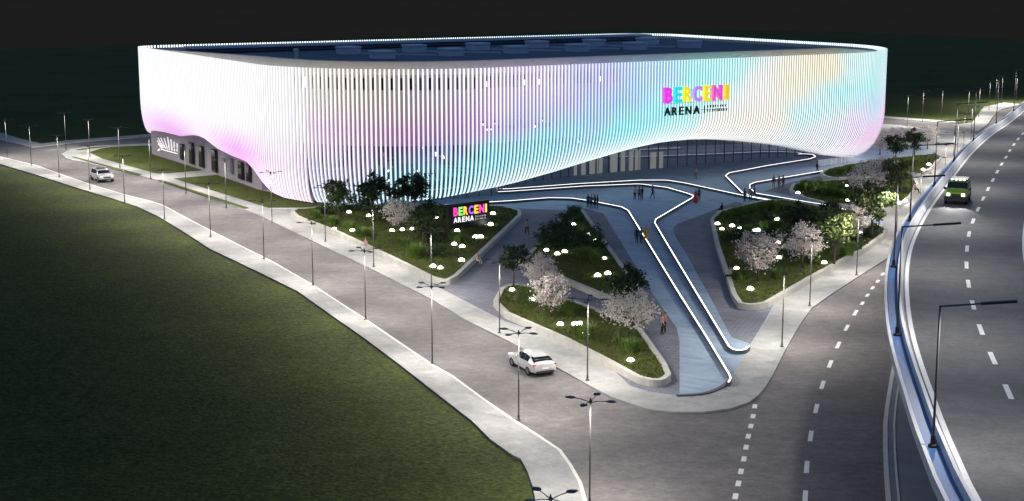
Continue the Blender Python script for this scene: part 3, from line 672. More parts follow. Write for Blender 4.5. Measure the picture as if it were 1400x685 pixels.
VC = [p for p in resample(smooth_path(ats([(1400, 590), (1379.5, 536.5), (1352.5, 480.5), (1335, 435.5), (1325.5, 398), (1321, 367), (1322, 337), (1325, 317.5), (1332, 297.5), (1339.5, 281), (1347, 266), (1353, 254.5), (1359, 243.5), (1364, 234), (1369, 225), (1374, 217.5), (1381, 205), (1388, 195), (1394.5, 187), (1405, 176)], VZ), 1), 6.6)]
vp_ = vloc(VC)
for i in range(1, len(vp_) - 1):
    a_, b_ = vp_[i - 1], vp_[i + 1]
    MB().box((vp_[i][0], vp_[i][1], VZ + .008), (2.6, .26, .006), math.atan2(b_[1] - a_[1], b_[0] - a_[0])).build('lane_dash', M['paint'], via)
for s in (14, 40):
    p = VL[s]; q = VL[s + 1]; an = math.atan2(q[1] - p[1], q[0] - p[0]); nx, ny = math.sin(an), -math.cos(an)
    MB().lathe([(.9, 0), (.9, VZ - 2.4), (1.5, VZ - 1.9)], 20, (p[0] + nx * 4.5 - via.location.x, p[1] + ny * 4.5 - via.location.y, 0)).build('pier', M['viaconc'], via)

# ------------------------------------------------------------------ lamps
def spot(name, loc, energy, col, parent, size=R(172), blend=.35, rad=.2):
    l = bpy.data.lights.new(name, 'SPOT'); l.energy = energy; l.color = col; l.spot_size = size; l.spot_blend = blend; l.shadow_soft_size = rad
    o = bpy.data.objects.new(name, l); C.objects.link(o); o.location = loc; o.parent = parent; return o
WARM = (1, .925, .83)
P_LAMP = 2900
def make_lamp():
    t = empty('street_lamp')
    MB().lathe([(.16, 0), (.16, .06), (.08, .1), (.075, .4)], 10).build('base', M['pole'], t)
    MB().tube([(0, 0, .4), (0, 0, 6.1)], [.052, .038], 8).build('pole', M['pole'], t, smooth=True)
    MB().lathe([(.02, 5.95), (.09, 6.0), (.09, 6.12), (.02, 6.3)], 10).build('hub', M['pole'], t)
    for k in range(4):
        an = PI / 4 + k * PI / 2; c, s_ = math.cos(an), math.sin(an)
        MB().tube([(c * .05, s_ * .05, 6.05), (c * .5, s_ * .5, 6.16), (c * .95, s_ * .95, 6.2)], [.028, .024, .02], 6).build('arm', M['pole'], t)
        V = []; n = 9
        for side in (0, 1):
            for i in range(n):
                u = i / (n - 1); w = .19 * math.sin(PI * u ** .75) ** .8 if 0 < u < 1 else .004
                r = .85 + .72 * u
                for sg in (-1, 1): V.append((c * r - s_ * w * sg, s_ * r + c * w * sg, 6.2 + (.045 if side else -.02) * math.sin(PI * u)))
        Fc = []
        for i in range(n - 1): Fc += [(2 * i, 2 * i + 1, 2 * i + 3, 2 * i + 2), (2 * n + 2 * i + 1, 2 * n + 2 * i, 2 * n + 2 * i + 2, 2 * n + 2 * i + 3), (2 * i, 2 * i + 2, 2 * n + 2 * i + 2, 2 * n + 2 * i), (2 * i + 3, 2 * i + 1, 2 * n + 2 * i + 1, 2 * n + 2 * i + 3)]
        MB().add(V, Fc).build('lamp_head', M['navy'], t)
    for k in (0, 2):
        an = PI / 4 + k * PI / 2; spot('lamp_light', (math.cos(an) * 1.25, math.sin(an) * 1.25, 6.05), P_LAMP / 2, WARM, t)
    return t
lamp0 = make_lamp(); used = [False]
def lamp(x, y, z, rz, label, group):
    o = lamp0 if not used[0] else copy_tree(lamp0); used[0] = True
    o.location = (x, y, z); o.rotation_euler = (0, 0, rz); tag(o, label, 'street lamp', group); return o
near_l = [(10, 215), (43, 226), (81, 242), (123, 259), (170.5, 277), (225, 300), (288, 324), (361, 353.5), (428, 390), (500, 437), (591, 497), (709, 575), (806, 690), (752, 852)]
for i, p in enumerate(near_l):
    x, y = at(*p, Z_PAVE)
    lab = {12: 'four-headed street lamp at the pavement bend, its heads over the wide junction', 13: 'four-headed street lamp whose head rises from the bottom edge over the pavement'}.get(i, 'four-headed street lamp on the grass-side kerb, %s from the photo\'s left edge' % ORD[i])
    lamp(x, y, Z_PAVE, [-.55, .2][i == 13] + i * .21, lab, 'street lamps on the grass-side kerb')
far_l = [(90.5, 204), (123, 215), (164, 229), (206, 245), (254.5, 264), (309.5, 284), (372, 305), (445, 330), (511, 364.6), (590, 405), (683, 455), (803, 520)]
for i, p in enumerate(far_l):
    x, y = at(*p, Z_PAVE)
    lamp(x, y, Z_PAVE, .3 + i * .17, 'four-headed street lamp on the arena-side kerb of the left road, %s from the left' % ORD[i] if i < 11 else 'four-headed street lamp on the kerb just right of the white hatchback', 'street lamps on the arena-side kerb')
rl = ats([(1069, 474), (1107, 418), (1171, 376)], Z_PAVE) + [(42.3, 162.5), (49, 178), (54.8, 193), (60.5, 208), (66, 223), (71, 238), (76.5, 253), (82, 267)]
for i, (x, y) in enumerate(rl):
    lamp(x, y, Z_PAVE, .7 + i * .2, 'four-headed street lamp on the footway by the lower road, %s counting away from the camera' % ORD[i], 'street lamps beside the lower road')
fl = ats([(1240, 173), (1261, 165.5), (1287, 163), (1323, 166), (1338, 160), (1352, 150), (1361, 144), (1369, 141), (1389, 140), (1405, 139)], .1)
for i, (x, y) in enumerate(fl):
    lamp(x, y, Z_PAVE - .02 if i > 2 else .02, .2 + i * .3, 'distant four-headed street lamp on the far road beyond the arena, %s from the left' % ORD[i], 'street lamps on the far road')
def make_vlamp():
    t = empty('viaduct_lamp')
    MB().lathe([(.2, 0), (.2, .1), (.12, .14), (.1, .5)], 10).build('base', M['black'], t)
    MB().tube([(0, 0, .5), (0, 0, 6.1)], [.058, .045], 8).build('pole', M['pole'], t, smooth=True)
    MB().tube([(-.05, 0, 6.1), (1.7, 0, 6.28)], [.045, .035], 6).build('arm', M['pole'], t)
    mb = MB(); mb.box((0, 0, 0), (1.45, .2, .1)); mb.V = [(x * math.cos(.1) + 2.35, y, 6.35 + z + x * .1) for x, y, z in mb.V]; mb.build('lamp_head', M['navy'], t)
    spot("lamp_light", (2.4, 0, 6.2), 1750, (1, .95, .9), t)
    return t
v0 = make_vlamp(); VR = resample(VL, 1.0); first = True
acc = min(range(len(VR)), key=lambda i: math.dist(VR[i], (19.2, 61))); idxs = [acc + int(20.3 * k) for k in range(-2, 13)]
k_ = 0
for ii in idxs:
    if ii < 0 or ii >= len(VR) - 1: continue
    p, q = VR[ii], VR[ii + 1]; an = math.atan2(q[1] - p[1], q[0] - p[0]); nx, ny = math.sin(an), -math.cos(an)
    o = v0 if first else copy_tree(v0); first = False
    o.location = (p[0] - nx * .78, p[1] - ny * .78, VZ + .16); o.rotation_euler = (0, 0, an - PI / 2)
    lab = 'single-arm lamp on the viaduct ledge, ' + ('outside the picture behind the camera side' if ii < acc else '%s counting away from the camera' % ORD[(ii - acc) // 20])
    tag(o, lab, 'street lamp', 'single-arm lamps along the viaduct')

# ------------------------------------------------------------------ vegetation
def tube_branch(mb, p0, p1, r0, r1, rg):
    p0, p1 = Vector(p0), Vector(p1); mid = (p0 + p1) / 2 + Vector((rg.uniform(-.1, .1), rg.uniform(-.1, .1), rg.uniform(0, .1)))
    mb.tube([p0, mid, p1], [r0, (r0 + r1) / 2, r1], 6)
def leaf_quad(mb, p, s, rg, mi=0):
    n = Vector((rg.gauss(0, 1), rg.gauss(0, 1), rg.gauss(.4, 1))).normalized(); u = n.orthogonal().normalized(); u.rotate(Matrix.Rotation(rg.uniform(0, 6.3), 3, n)); v = n.cross(u)
    L_, w = s, s * rg.uniform(.45, .8)
    mb.add([p - u * L_ * .5, p + v * w * .5 - u * .05 * s, p + u * L_ * .5 + n * s * .12, p - v * w * .5 - u * .05 * s], [(0, 1, 2, 3)], mi)
def make_tree(seed, h, rx, crown_z, leafm, n_cl, n_leaf, ls, second=None, sec_frac=.0, twigs=True, squash=.8):
    rg = random.Random(seed); t = empty('tree'); tb = MB()
    fork = crown_z - rx * squash * .75
    tb.tube([(0, 0, -.05), (rg.uniform(-.05, .05), rg.uniform(-.05, .05), fork * .6), (0, 0, fork + .2)], [.11, .085, .07], 8)
    cb = MB(); cl = []
    for k in range(n_cl):
        while True:
            d = Vector((rg.uniform(-1, 1), rg.uniform(-1, 1), rg.uniform(-1, 1)))
            if .35 < d.length < 1: break
        c = Vector((d.x * rx * rg.uniform(.75, 1.12), d.y * rx * rg.uniform(.75, 1.12), crown_z + d.z * rx * squash)); cl.append(c)
    for c in cl[:14]:
        tube_branch(tb, (0, 0, fork * rg.uniform(.75, 1.1)), c, .045, .012, rg)
    for c in cl:
        sg = rg.uniform(.16, .34) * rx * .55
        for _ in range(int(n_leaf * rg.uniform(.5, 1.4))):
            p = c + Vector((rg.gauss(0, sg), rg.gauss(0, sg), rg.gauss(0, sg * .8)))
            leaf_quad(cb, p, ls * rg.uniform(.6, 1.3), rg, 1 if second and rg.random() < sec_frac else 0)
    tb.build('trunk', M['bark'], t, smooth=True)
    me = bpy.data.meshes.new('crown'); me.from_pydata(cb.V, [], cb.F); me.materials.append(leafm)
    if second: me.materials.append(second); me.polygons.foreach_set('material_index', cb.mi)
    me.update(); link('crown', me, t); t['h'] = h
    return t
protos = {
 'dark1': make_tree(1, 4, 1.5, 2.9, M['leaf_dark'], 42, 60, .26),
 'dark2': make_tree(2, 4, 1.4, 2.8, M['leaf_dark'], 34, 60, .26, squash=1.0),
 'mid1': make_tree(3, 4, 1.5, 2.7, M['leaf_mid'], 44, 60, .24, M['leaf_dark'], .3),
 'mid2': make_tree(4, 4, 1.4, 2.6, M['leaf_mid'], 36, 60, .24, M['leaf_dark'], .4, squash=1.0),
 'blo1': make_tree(5, 4, 1.9, 2.5, M['blossom'], 60, 52, .2, M['leaf_mid'], .10, squash=.72),
 'blo2': make_tree(6, 4, 1.8, 2.5, M['blossom_pink'], 56, 52, .2, M['leaf_mid'], .08, squash=.75),
 'blo3': make_tree(8, 4, 1.8, 2.4, M['blossom_pink'], 54, 48, .2, M['blossom'], .4, squash=.85),
}
TREES = [ # kind, base px, crown height factor, label
 ('mid1', (463, 300), 1.22, 'yellow-green young tree at the left end of the pylon sign planter'),
 ('dark2', (510, 303), 1.45, 'dark tall young tree against the fins behind the white blossom tree'),
 ('dark1', (567, 298), 1.35, 'dark round-crowned tree against the fins left of the pylon sign'),
 ('dark2', (540, 290), .85, 'small dark tree between the two dark trees by the arena fins'),
 ('blo1', (546, 318), 1.0, 'white blossom tree in the pylon sign planter'),
 ('mid2', (579, 336), 1.1, 'slender mid-green tree right of the white blossom in the pylon planter'),
 ('dark1', (702, 392), .98, 'dark tree at the left tip of the front planter'),
 ('blo3', (740, 401), .92, 'greyish pink blossom tree, rear one of the pair in the front planter'),
 ('blo2', (752, 434), 1.0, 'pink-white blossom tree, front one of the pair in the front planter'),
 ('dark2', (856, 440), 1.22, 'dark dense tree behind the white blossom tree at the front planter\'s right end'),
 ('blo1', (863, 468), 1.1, 'creamy white blossom tree at the front planter\'s right end'),
 ('blo2', (1036, 384), 1.25, 'largest pink blossom tree at the left of the right-hand planter'),
 ('blo3', (1097, 366), 1.12, 'pinkish blossom tree in the middle of the right-hand planter'),
 ('dark2', (1087, 332), 1.12, 'dark tree behind the two blossom trees of the right-hand planter'),
 ('mid1', (1140, 362), 1.5, 'leafy yellow-green tree nearest the footway in the right-hand planter'),
 ('blo3', (1165, 330), 1.0, 'half-hidden blossom tree behind the yellow-green tree'),
 ('mid2', (1192, 326), 1.62, 'broad green tree at the right tip of the right-hand planter'),
 ('dark1', (1134, 312), .8, 'small dark tree beside the double light lines'),
 ('blo2', (1187, 281), 1.5, 'tall pink blossom tree in the rounded upper planter'),
 ('mid1', (1222, 280), 1.5, 'green tree right of the pink blossom in the rounded upper planter'),
 ('blo3', (1209, 262), 1.15, 'pale blossom tree behind the green tree of the upper planter'),
 ('dark1', (1224, 226), 1.15, 'dark tree left of its twin near the arena\'s right corner'),
 ('dark2', (1250, 217), 1.2, 'dark tree farther right near the arena\'s right corner'),
 ('blo2', (1203, 212), 1.05, 'low pink blossom tree nearest the arena\'s right corner wall'),
 ('blo3', (1222, 209), 1.05, 'distant pink blossom tree behind the dark pair'),
 ('blo2', (1240, 205), 1.0, 'distant dusty pink blossom tree behind the dark pair, right of centre'),
 ('blo3', (1268, 204), 1.0, 'distant beige blossom tree farthest right beyond the dark pair'),
]
seen = set(); rg = random.Random(11)
for kind, p, s, lab in TREES:
    src = protos[kind]; o = src if kind not in seen else copy_tree(src); seen.add(kind)
    inside = p[1] > 212 and not (p == (1250, 217))
    z = ZP - .1 if inside else Z_PAVE
    x, y = at(*p, z); o.location = (x, y, z); o.rotation_euler = (0, 0, rg.uniform(0, 6.3)); o.scale = (s * rg.uniform(.94, 1.06), s * rg.uniform(.94, 1.06), s)
    o.name = 'blossom_tree' if kind.startswith('blo') else 'young_tree'
    if 'h' in o: del o['h']
    tag(o, lab, 'tree', 'blossom trees on the plaza' if kind.startswith('blo') else 'green trees on the plaza')
def make_grass(seed, n, r, h):
    rg = random.Random(seed); mb = MB()
    for _ in range(n):
        an = rg.uniform(0, 2 * PI); rr = r * math.sqrt(rg.random()) * .55; x, y = rr * math.cos(an), rr * math.sin(an); hh = h * rg.uniform(.55, 1.1); lean = rg.uniform(.15, .6) * r; w = .022
        a2 = an + rg.uniform(-.5, .5); dx, dy = math.cos(a2), math.sin(a2)
        V = []
        for u in (0, .4, .75): V += [(x + dx * lean * u ** 1.7 - dy * w * (1 - u * .5), y + dy * lean * u ** 1.7 + dx * w * (1 - u * .5), hh * u), (x + dx * lean * u ** 1.7 + dy * w * (1 - u * .5), y + dy * lean * u ** 1.7 - dx * w * (1 - u * .5), hh * u)]
        V.append((x + dx * lean, y + dy * lean, hh * (.96 - .1 * rg.random())))
        mb.add(V, [(0, 1, 3, 2), (2, 3, 5, 4), (4, 5, 6)])
    me = bpy.data.meshes.new('ornamental_grass'); me.from_pydata(mb.V, [], mb.F); me.materials.append(M['blade']); me.update(); return me
def make_bush(seed, n, r, leafm):
    rg = random.Random(seed); mb = MB()
    for k in range(26):
        c = Vector((rg.gauss(0, r * .42), rg.gauss(0, r * .42), abs(rg.gauss(r * .35, r * .3))))
        mb.tube([(c.x * .2, c.y * .2, -.02), c], [.02, .008], 4)
        for _ in range(n // 26): leaf_quad(mb, c + Vector((rg.gauss(0, .16), rg.gauss(0, .16), rg.gauss(0, .13))), rg.uniform(.12, .24), rg)
    mb.V = [(x, y, max(z, 0)) for x, y, z in mb.V]
    me = bpy.data.meshes.new('leafy_shrub'); me.from_pydata(mb.V, [], mb.F); me.materials.append(leafm); me.update(); return me
grs = [make_grass(21, 420, 1.0, 1.0), make_grass(22, 520, 1.3, 1.15)]
bus = [make_bush(31, 700, 1.0, M['leaf_dark']), make_bush(32, 700, 1.0, M['leaf_mid'])]
PLN = {'pylon': 'the pylon sign planter', 'triangle': 'the triangular planter', 'front': 'the front planter', 'right': 'the right-hand planter', 'upper': 'the rounded upper planter', 'corner': 'the corner planter strip'}
GR = {'pylon': [(430, 297), (452, 306), (476, 312), (495, 321), (551, 337), (567, 350), (600, 322), (655, 300), (625, 330)], 'triangle': [(785, 292), (775, 308), (790, 318), (800, 352), (815, 358)], 'front': [(780, 428), (772, 420), (798, 458), (861, 480), (722, 404)],
      'right': [(998, 297), (1012, 294), (1026, 292), (1042, 288), (1056, 287), (1070, 287), (1090, 294), (1105, 298), (1022, 318), (1045, 312), (1062, 310), (1012, 380), (1065, 378), (1112, 356), (1158, 348), (1170, 340)],
      'upper': [(1096, 258), (1108, 260), (1120, 263), (1132, 265), (1144, 267), (1156, 268), (1102, 254), (1118, 256), (1134, 257), (1150, 259), (1208, 281), (1228, 272), (1240, 262)], 'corner': [(1150, 237), (1164, 234), (1180, 231), (1196, 228), (1225, 228), (1248, 225)]}
BU = {'pylon': ([(600, 348), (586, 318), (632, 303), (650, 296), (607, 296), (445, 291), (470, 286), (490, 286), (525, 288), (550, 286), (585, 284), (592, 330), (530, 300)], 0), 'triangle': ([(744, 325), (757, 314), (768, 325), (802, 330), (813, 337), (745, 338), (790, 338), (778, 300), (790, 304), (768, 312), (812, 322), (780, 330), (758, 335)], 0), 'front': ([(715, 410), (852, 466)], 1), 'right': ([(1070, 330), (1104, 316), (1125, 322), (1050, 300), (1180, 322), (1020, 305), (1005, 326), (1018, 330), (1050, 322), (1078, 302), (1096, 306), (1116, 302), (1060, 345), (1080, 350), (1118, 340), (1150, 318), (1172, 332), (1195, 320)], 0), 'upper': ([(1175, 272), (1200, 276), (1190, 266), (1212, 270), (1230, 262), (1166, 262), (1205, 258)], 0), 'corner': ([(1268, 222), (1279, 217)], 1)}
rg = random.Random(17)
for key in PLN:
    g = sorted(GR[key]); 
    for i, p in enumerate(g):
        o = link('ornamental_grass', grs[i % 2]); x, y = at(*p, ZP); s = rg.uniform(.85, 1.25); o.location = (x, y, ZP - .1); o.rotation_euler = (0, 0, rg.uniform(0, 6)); o.scale = (s, s, s * rg.uniform(.9, 1.1))
        tag(o, 'clump of bright green tall grass in %s, %s from the left' % (PLN[key], ORD[i]), 'grass clump', 'tall grass clumps in the planters')
    ps, k = BU[key]; ps = sorted(ps)
    for i, p in enumerate(ps):
        o = link('leafy_shrub', bus[k]); x, y = at(*p, ZP); s = rg.uniform(.9, 1.4); o.location = (x, y, ZP - .1); o.rotation_euler = (0, 0, rg.uniform(0, 6)); o.scale = (s, s, s * rg.uniform(.9, 1.2))
        tag(o, '%s leafy shrub in %s, %s from the left' % (['dark', 'mid-green'][k], PLN[key], ORD[i]), 'shrub', 'leafy shrubs in the planters')
# mushroom lights
def make_dome():
    t = empty('mushroom_light')
    MB().lathe([(.1, 0), (.08, .12), (.08, .2)], 12).build('stem', M['pole'], t)
    n = 7; prof = [(.30, .17)] + [(.33 * math.cos(PI / 2 * k / n), .2 + .27 * math.sin(PI / 2 * k / n)) for k in range(n)] + [(.02, .47)]
    MB().lathe(prof, 18).build('lamp_shade', M['dome'], t, smooth=True); return t
DM = {'pylon': [(457, 312), (482, 314), (477, 289), (504, 294), (536, 314), (550, 313), (564, 312), (596, 297), (625, 314.5), (650, 323), (657, 323), (674, 291), (621, 333), (632, 336), (637, 306), (671, 306), (592, 363), (602, 365), (631, 355)],
      'triangle': [(747, 341), (762, 346), (772, 343), (826, 352), (817, 376), (831, 373), (784, 306), (804, 320), (815, 328)], 'front': [(700, 395), (727, 409), (766, 442), (786, 442), (793, 442), (800, 457), (862, 491)],
      'right': [(981, 305), (987, 312), (1001, 308), (1011, 311), (1030, 314), (1036, 314), (1064, 331), (1062, 299), (1062, 285), (1079, 286), (1007, 366), (1026, 394), (1065, 351), (1127, 358), (1177, 318)],
      'upper': [(1106, 257), (1115, 258), (1091, 263), (1159, 273), (1171, 272), (1157, 253), (1229, 277), (1237, 274)], 'corner': [(1262, 231), (1270, 224), (1216, 234)]}
d0 = make_dome(); f1 = True
for key in DM:
    for i, p in enumerate(sorted(DM[key])):
        o = d0 if f1 else copy_tree(d0); f1 = False; x, y = at(p[0], p[1] + 1, ZP); o.location = (x, y, ZP - .2); s = rg.uniform(.8, .98); o.scale = (s, s, s)
        tag(o, 'glowing white mushroom light in %s, %s from the left' % (PLN[key], ORD[i]), 'garden light', 'mushroom lights in the planters')

# ------------------------------------------------------------------ pylon sign
A0, A1 = (-7.5, 171.0), (-2.85, 175.0)
pa = math.atan2(A1[1] - A0[1], A1[0] - A0[0]); pl_ = math.dist(A0, A1); pd = (math.cos(pa), math.sin(pa)); pn = (math.sin(pa), -math.cos(pa))
py = empty('pylon_sign', (*A0, ZP - .1), 0, 'black sign slab with glowing BERCENI ARENA letters standing in the planter', 'sign')
mb = MB(); mb.box((pd[0] * pl_ / 2, pd[1] * pl_ / 2, 1.45), (pl_, .55, 2.9), pa); b_ = mb.build('slab', M['black'], py)
for q_ in (.9, pl_ - .9): MB().box((pd[0] * q_, pd[1] * q_, .02), (1.4, .8, .12), pa).build('footing', M['rim'], py)
def pp(u, v): return (pd[0] * u + pn[0] * .3, pd[1] * u + pn[1] * .3, v)
pc = [('pink', (1, .05, .4)), ('green', (.25, .9, .2)), ('orange', (1, .55, .06)), ('purple', (.4, .12, .75)), ('gold', (1, .6, .05)), ('fuchsia', (.85, .08, .45)), ('lemon', (1, .75, .1))]
for ch, u, w, (cn, cc) in zip('BERCENI', (.72, 1.48, 2.2, 2.98, 3.83, 4.58, 5.5), (.62, .58, .64, .7, .6, .74, .2), pc):
    text_obj('letter', ch, 1, .04, .035, em('sign_' + cn, cc, 1.3), pp(u, 1.5), pd, pn, py, w, 1.0)
for ch, u, w in zip('ARENA', (.75, 1.4, 2.0, 2.55, 3.2), (.52, .44, .4, .5, .52)):
    text_obj('letter', ch, 1, .03, .015, em('sign_white', (1, 1, 1), 1.1), pp(u, .72), pd, pn, py, w, .6)
sg_ = mat('sign_grey', (.5, .5, .5), .5, emit=(.8, .8, .8), estr=.35)
MB().box((pd[0] * 4.0 + pn[0] * .3, pd[1] * 4.0 + pn[1] * .3, 1.0), (.05, .06, .6), pa).build('divider_bar', sg_, py)
for z in (1.15, .85):
    u = 4.2
    while u < 5.6:
        w = r2.uniform(.07, .13); h = r2.uniform(.12, .2); MB().box((pd[0] * u + pn[0] * .3, pd[1] * u + pn[1] * .3, z), (w * .6, .05, h), pa).build('small_letter', sg_, py); u += w + r2.uniform(.05, .12)

# ------------------------------------------------------------------ cars
def make_car(name, st, paint, glassf, wheels, wr, ww, label, head, tail, extra=None):
    """st: list of (x, z_low, z_belt, z_top, w_low, w_belt, w_top); x grows to the front"""
    t = empty(name, (0, 0, 0), 0, label, 'car'); ring = []
    for x, zl, zb, zt, wl_, wb_, wt in st:
        mid = (zl + zb) / 2
        half = [(wl_ * .8, zl), (wl_, zl + .1), (wl_ * 1.03, mid), (wb_, zb - .05), (wb_ - .03, zb), (wt + .03, zt - .07), (wt - .1, zt), (wt * .4, zt + .025)]
        ring.append([(x, y, z) for y, z in half] + [(x, -y, z) for y, z in half[::-1]])
    n = len(ring[0]); V = [p for r in ring for p in r]; Fc = []
    for i in range(len(ring) - 1):
        for k in range(n): Fc.append((i * n + k, i * n + (k + 1) % n, (i + 1) * n + (k + 1) % n, (i + 1) * n + k))
    Fc += [tuple(range(n)), tuple((len(ring) - 1) * n + k for k in range(n - 1, -1, -1))]
    sharp(MB().add(V, Fc).build('body', paint, t), 32)
    def patch(nm, qs, m, off=.012, inset=.1):
        mb = MB()
        for q in qs:
            q = [Vector(p) for p in q]; c = sum(q, Vector()) / 4; nn = (q[1] - q[0]).cross(q[3] - q[0]).normalized()
            if nn.dot(c - Vector((c.x * .6, 0, .9))) < 0: nn = -nn
            lo = [p + (c - p) * inset for p in q]
            mb.add([p + nn * off for p in lo] + [p - nn * .02 for p in lo], [(0, 1, 2, 3), (7, 6, 5, 4)] + [(i, (i + 1) % 4, 4 + (i + 1) % 4, 4 + i) for i in range(4)])
        return mb.build(nm, m, t)
    gm = M['darkpane']
    for i, kind in glassf:                       # band between station i and i+1
        a, b = ring[i], ring[i + 1]
        if kind == 'side':
            patch('side_window', [(a[4], b[4], b[5], a[5])], gm, inset=.07); patch('side_window', [(a[-5], b[-5], b[-6], a[-6])], gm, inset=.07)
        else:
            def mix(p, q, f): return tuple(u + (v - u) * f for u, v in zip(p, q))
            patch(kind, [(mix(a[k], b[k], .1), mix(a[k + 1], b[k + 1], .1), mix(a[k + 1], b[k + 1], .92), mix(a[k], b[k], .92)) for k in range(5, 10)], gm, off=.018, inset=0)
    tyre = mat('tyre_rubber', (.02, .02, .02), .9) if 'tyre' not in M else M['tyre']; M['tyre'] = tyre
    for x in wheels:
        for sgn in (-1, 1):
            w = empty('wheel', (x, sgn * ww, wr)); w.parent = t
            pr = [(wr * .62, -.1), (wr * .95, -.11), (wr, -.06), (wr, .06), (wr * .95, .11), (wr * .62, .1)]
            a_ = MB().lathe(pr, 20).build('tyre', tyre, w); a_.rotation_euler = (PI / 2, 0, 0); sharp(a_)
            b_ = MB(); b_.lathe([(.02, .085), (wr * .62, .095), (wr * .62, .06), (.02, .06)], 16)
            for k in range(5):
                an = k * 2 * PI / 5; b_.box((math.cos(an) * wr * .33, math.sin(an) * wr * .33, .1), (wr * .5, .07, .03), an)
            rim = b_.build('rim', M['rimmetal'], w); rim.rotation_euler = (PI / 2 * (-1 if sgn > 0 else 1), 0, 0)
            arch = MB(); arch.lathe([(wr * .5, -.01), (wr * 1.16, -.01), (wr * 1.16, .01), (wr * .5, .01)], 22); ao = arch.build('wheel_arch', M['black'], t); ao.location = (x, sgn * (ww + .035), wr + .02); ao.rotation_euler = (PI / 2, 0, 0)
    for nm, c, d, m in head + tail: MB().box(c, d).build(nm, m, t)
    return t
M['rimmetal'] = mat('alloy', (.4, .4, .42), .3, .8)
M['white_paint'] = mat('white_car_paint', (.50, .50, .515), .25, spec=.6)
M['green_paint'] = mat('lime_car_paint', (.32, .50, .06), .3, spec=.6)
M['dark_trim'] = mat('dark_trim', (.03, .03, .032), .6)
M['tail'] = mat('tail_light_glass', (.5, .02, .02), .2, emit=(1, .05, .03), estr=.15)
M['headl'] = mat('headlight_glass', (.9, .9, .9), .15, emit=(1, 1, 1), estr=.3)
M['headlon'] = mat('headlight_on', (.9, .9, .9), .15, emit=(1, 1, .95), estr=9)
M['plate'] = mat('plate_white', (.75, .75, .72), .5)
hatch = [(-2.18, .42, .72, .98, .62, .70, .60), (-2.12, .34, .86, 1.02, .80, .80, .66), (-1.98, .30, .97, 1.10, .87, .86, .68), (-1.25, .28, 1.0, 1.42, .90, .88, .62), (-.6, .27, .98, 1.52, .89, .88, .61), (.1, .27, .96, 1.51, .89, .88, .61), (.6, .27, .94, 1.38, .89, .88, .62), (1.2, .28, .92, 1.0, .89, .88, .70), (1.75, .30, .84, .92, .87, .85, .64), (2.08, .34, .72, .80, .80, .76, .58), (2.2, .42, .62, .70, .60, .60, .50)]
car1 = make_car('hatchback_car', hatch, M['white_paint'], [(2, 'rear_window'), (3, 'side'), (4, 'side'), (5, 'side'), (6, 'windscreen')], (-1.32, 1.32), .34, .82,
 'white hatchback seen from behind driving on the left road near the front planter',
 [('headlight', (2.02, .62, .74), (.3, .36, .12), M['headl']), ('headlight', (2.02, -.62, .74), (.3, .36, .12), M['headl'])],
 [('tail_light', (-2.02, .68, .92), (.26, .3, .09), M['tail']), ('tail_light', (-2.02, -.68, .92), (.26, .3, .09), M['tail']), ('bumper', (-2.13, 0, .42), (.18, 1.3, .16), M['dark_trim']), ('number_plate', (-2.2, 0, .68), (.03, .5, .12), M['plate']), ('spoiler', (-1.42, 0, 1.44), (.42, 1.2, .05), M['white_paint']), ('mirror', (.75, 1.0, 1.0), (.14, .2, .14), M['white_paint']), ('mirror', (.75, -1.0, 1.0), (.14, .2, .14), M['white_paint']), ('sill', (0, .87, .3), (2.0, .06, .1), M['dark_trim']), ('sill', (0, -.87, .3), (2.0, .06, .1), M['dark_trim'])])
suv = [(-2.25, .45, .75, 1.05, .66, .74, .64), (-2.15, .36, .95, 1.12, .86, .86, .70), (-2.0, .32, 1.02, 1.3, .9, .9, .7), (-1.6, .32, 1.05, 1.62, .93, .92, .68), (-.8, .32, 1.05, 1.68, .93, .93, .68), (.1, .32, 1.03, 1.66, .93, .93, .68), (.6, .32, 1.02, 1.56, .93, .92, .68), (1.15, .32, 1.0, 1.10, .93, .92, .76), (1.8, .34, .96, 1.04, .91, .89, .70), (2.12, .38, .86, .94, .84, .80, .64), (2.26, .46, .74, .82, .68, .68, .56)]
car2 = make_car('suv_car', suv, M['white_paint'], [(2, 'rear_window'), (3, 'side'), (4, 'side'), (5, 'side'), (6, 'windscreen')], (-1.38, 1.4), .37, .86,
 'white crossover with dark blue glass roof approaching on the far left road',
 [('headlight', (2.1, .66, .84), (.26, .34, .14), M['headl']), ('headlight', (2.1, -.66, .84), (.26, .34, .14), M['headl']), ('grille', (2.25, 0, .72), (.06, .9, .2), M['dark_trim']), ('bumper', (2.2, 0, .46), (.16, 1.5, .14), M['dark_trim'])],
 [('tail_light', (-2.12, .74, 1.0), (.2, .26, .16), M['tail']), ('tail_light', (-2.12, -.74, 1.0), (.2, .26, .16), M['tail']), ('glass_roof', (-.55, 0, 1.71), (1.7, 1.1, .03), M['navy']), ('mirror', (.75, 1.04, 1.1), (.14, .2, .15), M['white_paint']), ('mirror', (.75, -1.04, 1.1), (.14, .2, .15), M['white_paint'])])
jeep = [(-2.1, .55, .9, 1.1, .80, .84, .76), (-2.06, .48, 1.18, 1.80, .9, .9, .78), (-1.9, .46, 1.2, 1.92, .93, .93, .8), (-.9, .46, 1.2, 1.95, .93, .93, .8), (.0, .46, 1.2, 1.94, .93, .93, .8), (.45, .46, 1.2, 1.88, .93, .93, .8), (.85, .46, 1.18, 1.26, .93, .92, .84), (1.5, .47, 1.14, 1.2, .92, .91, .82), (1.95, .5, 1.08, 1.13, .9, .88, .78), (2.06, .56, .98, 1.02, .84, .82, .74)]
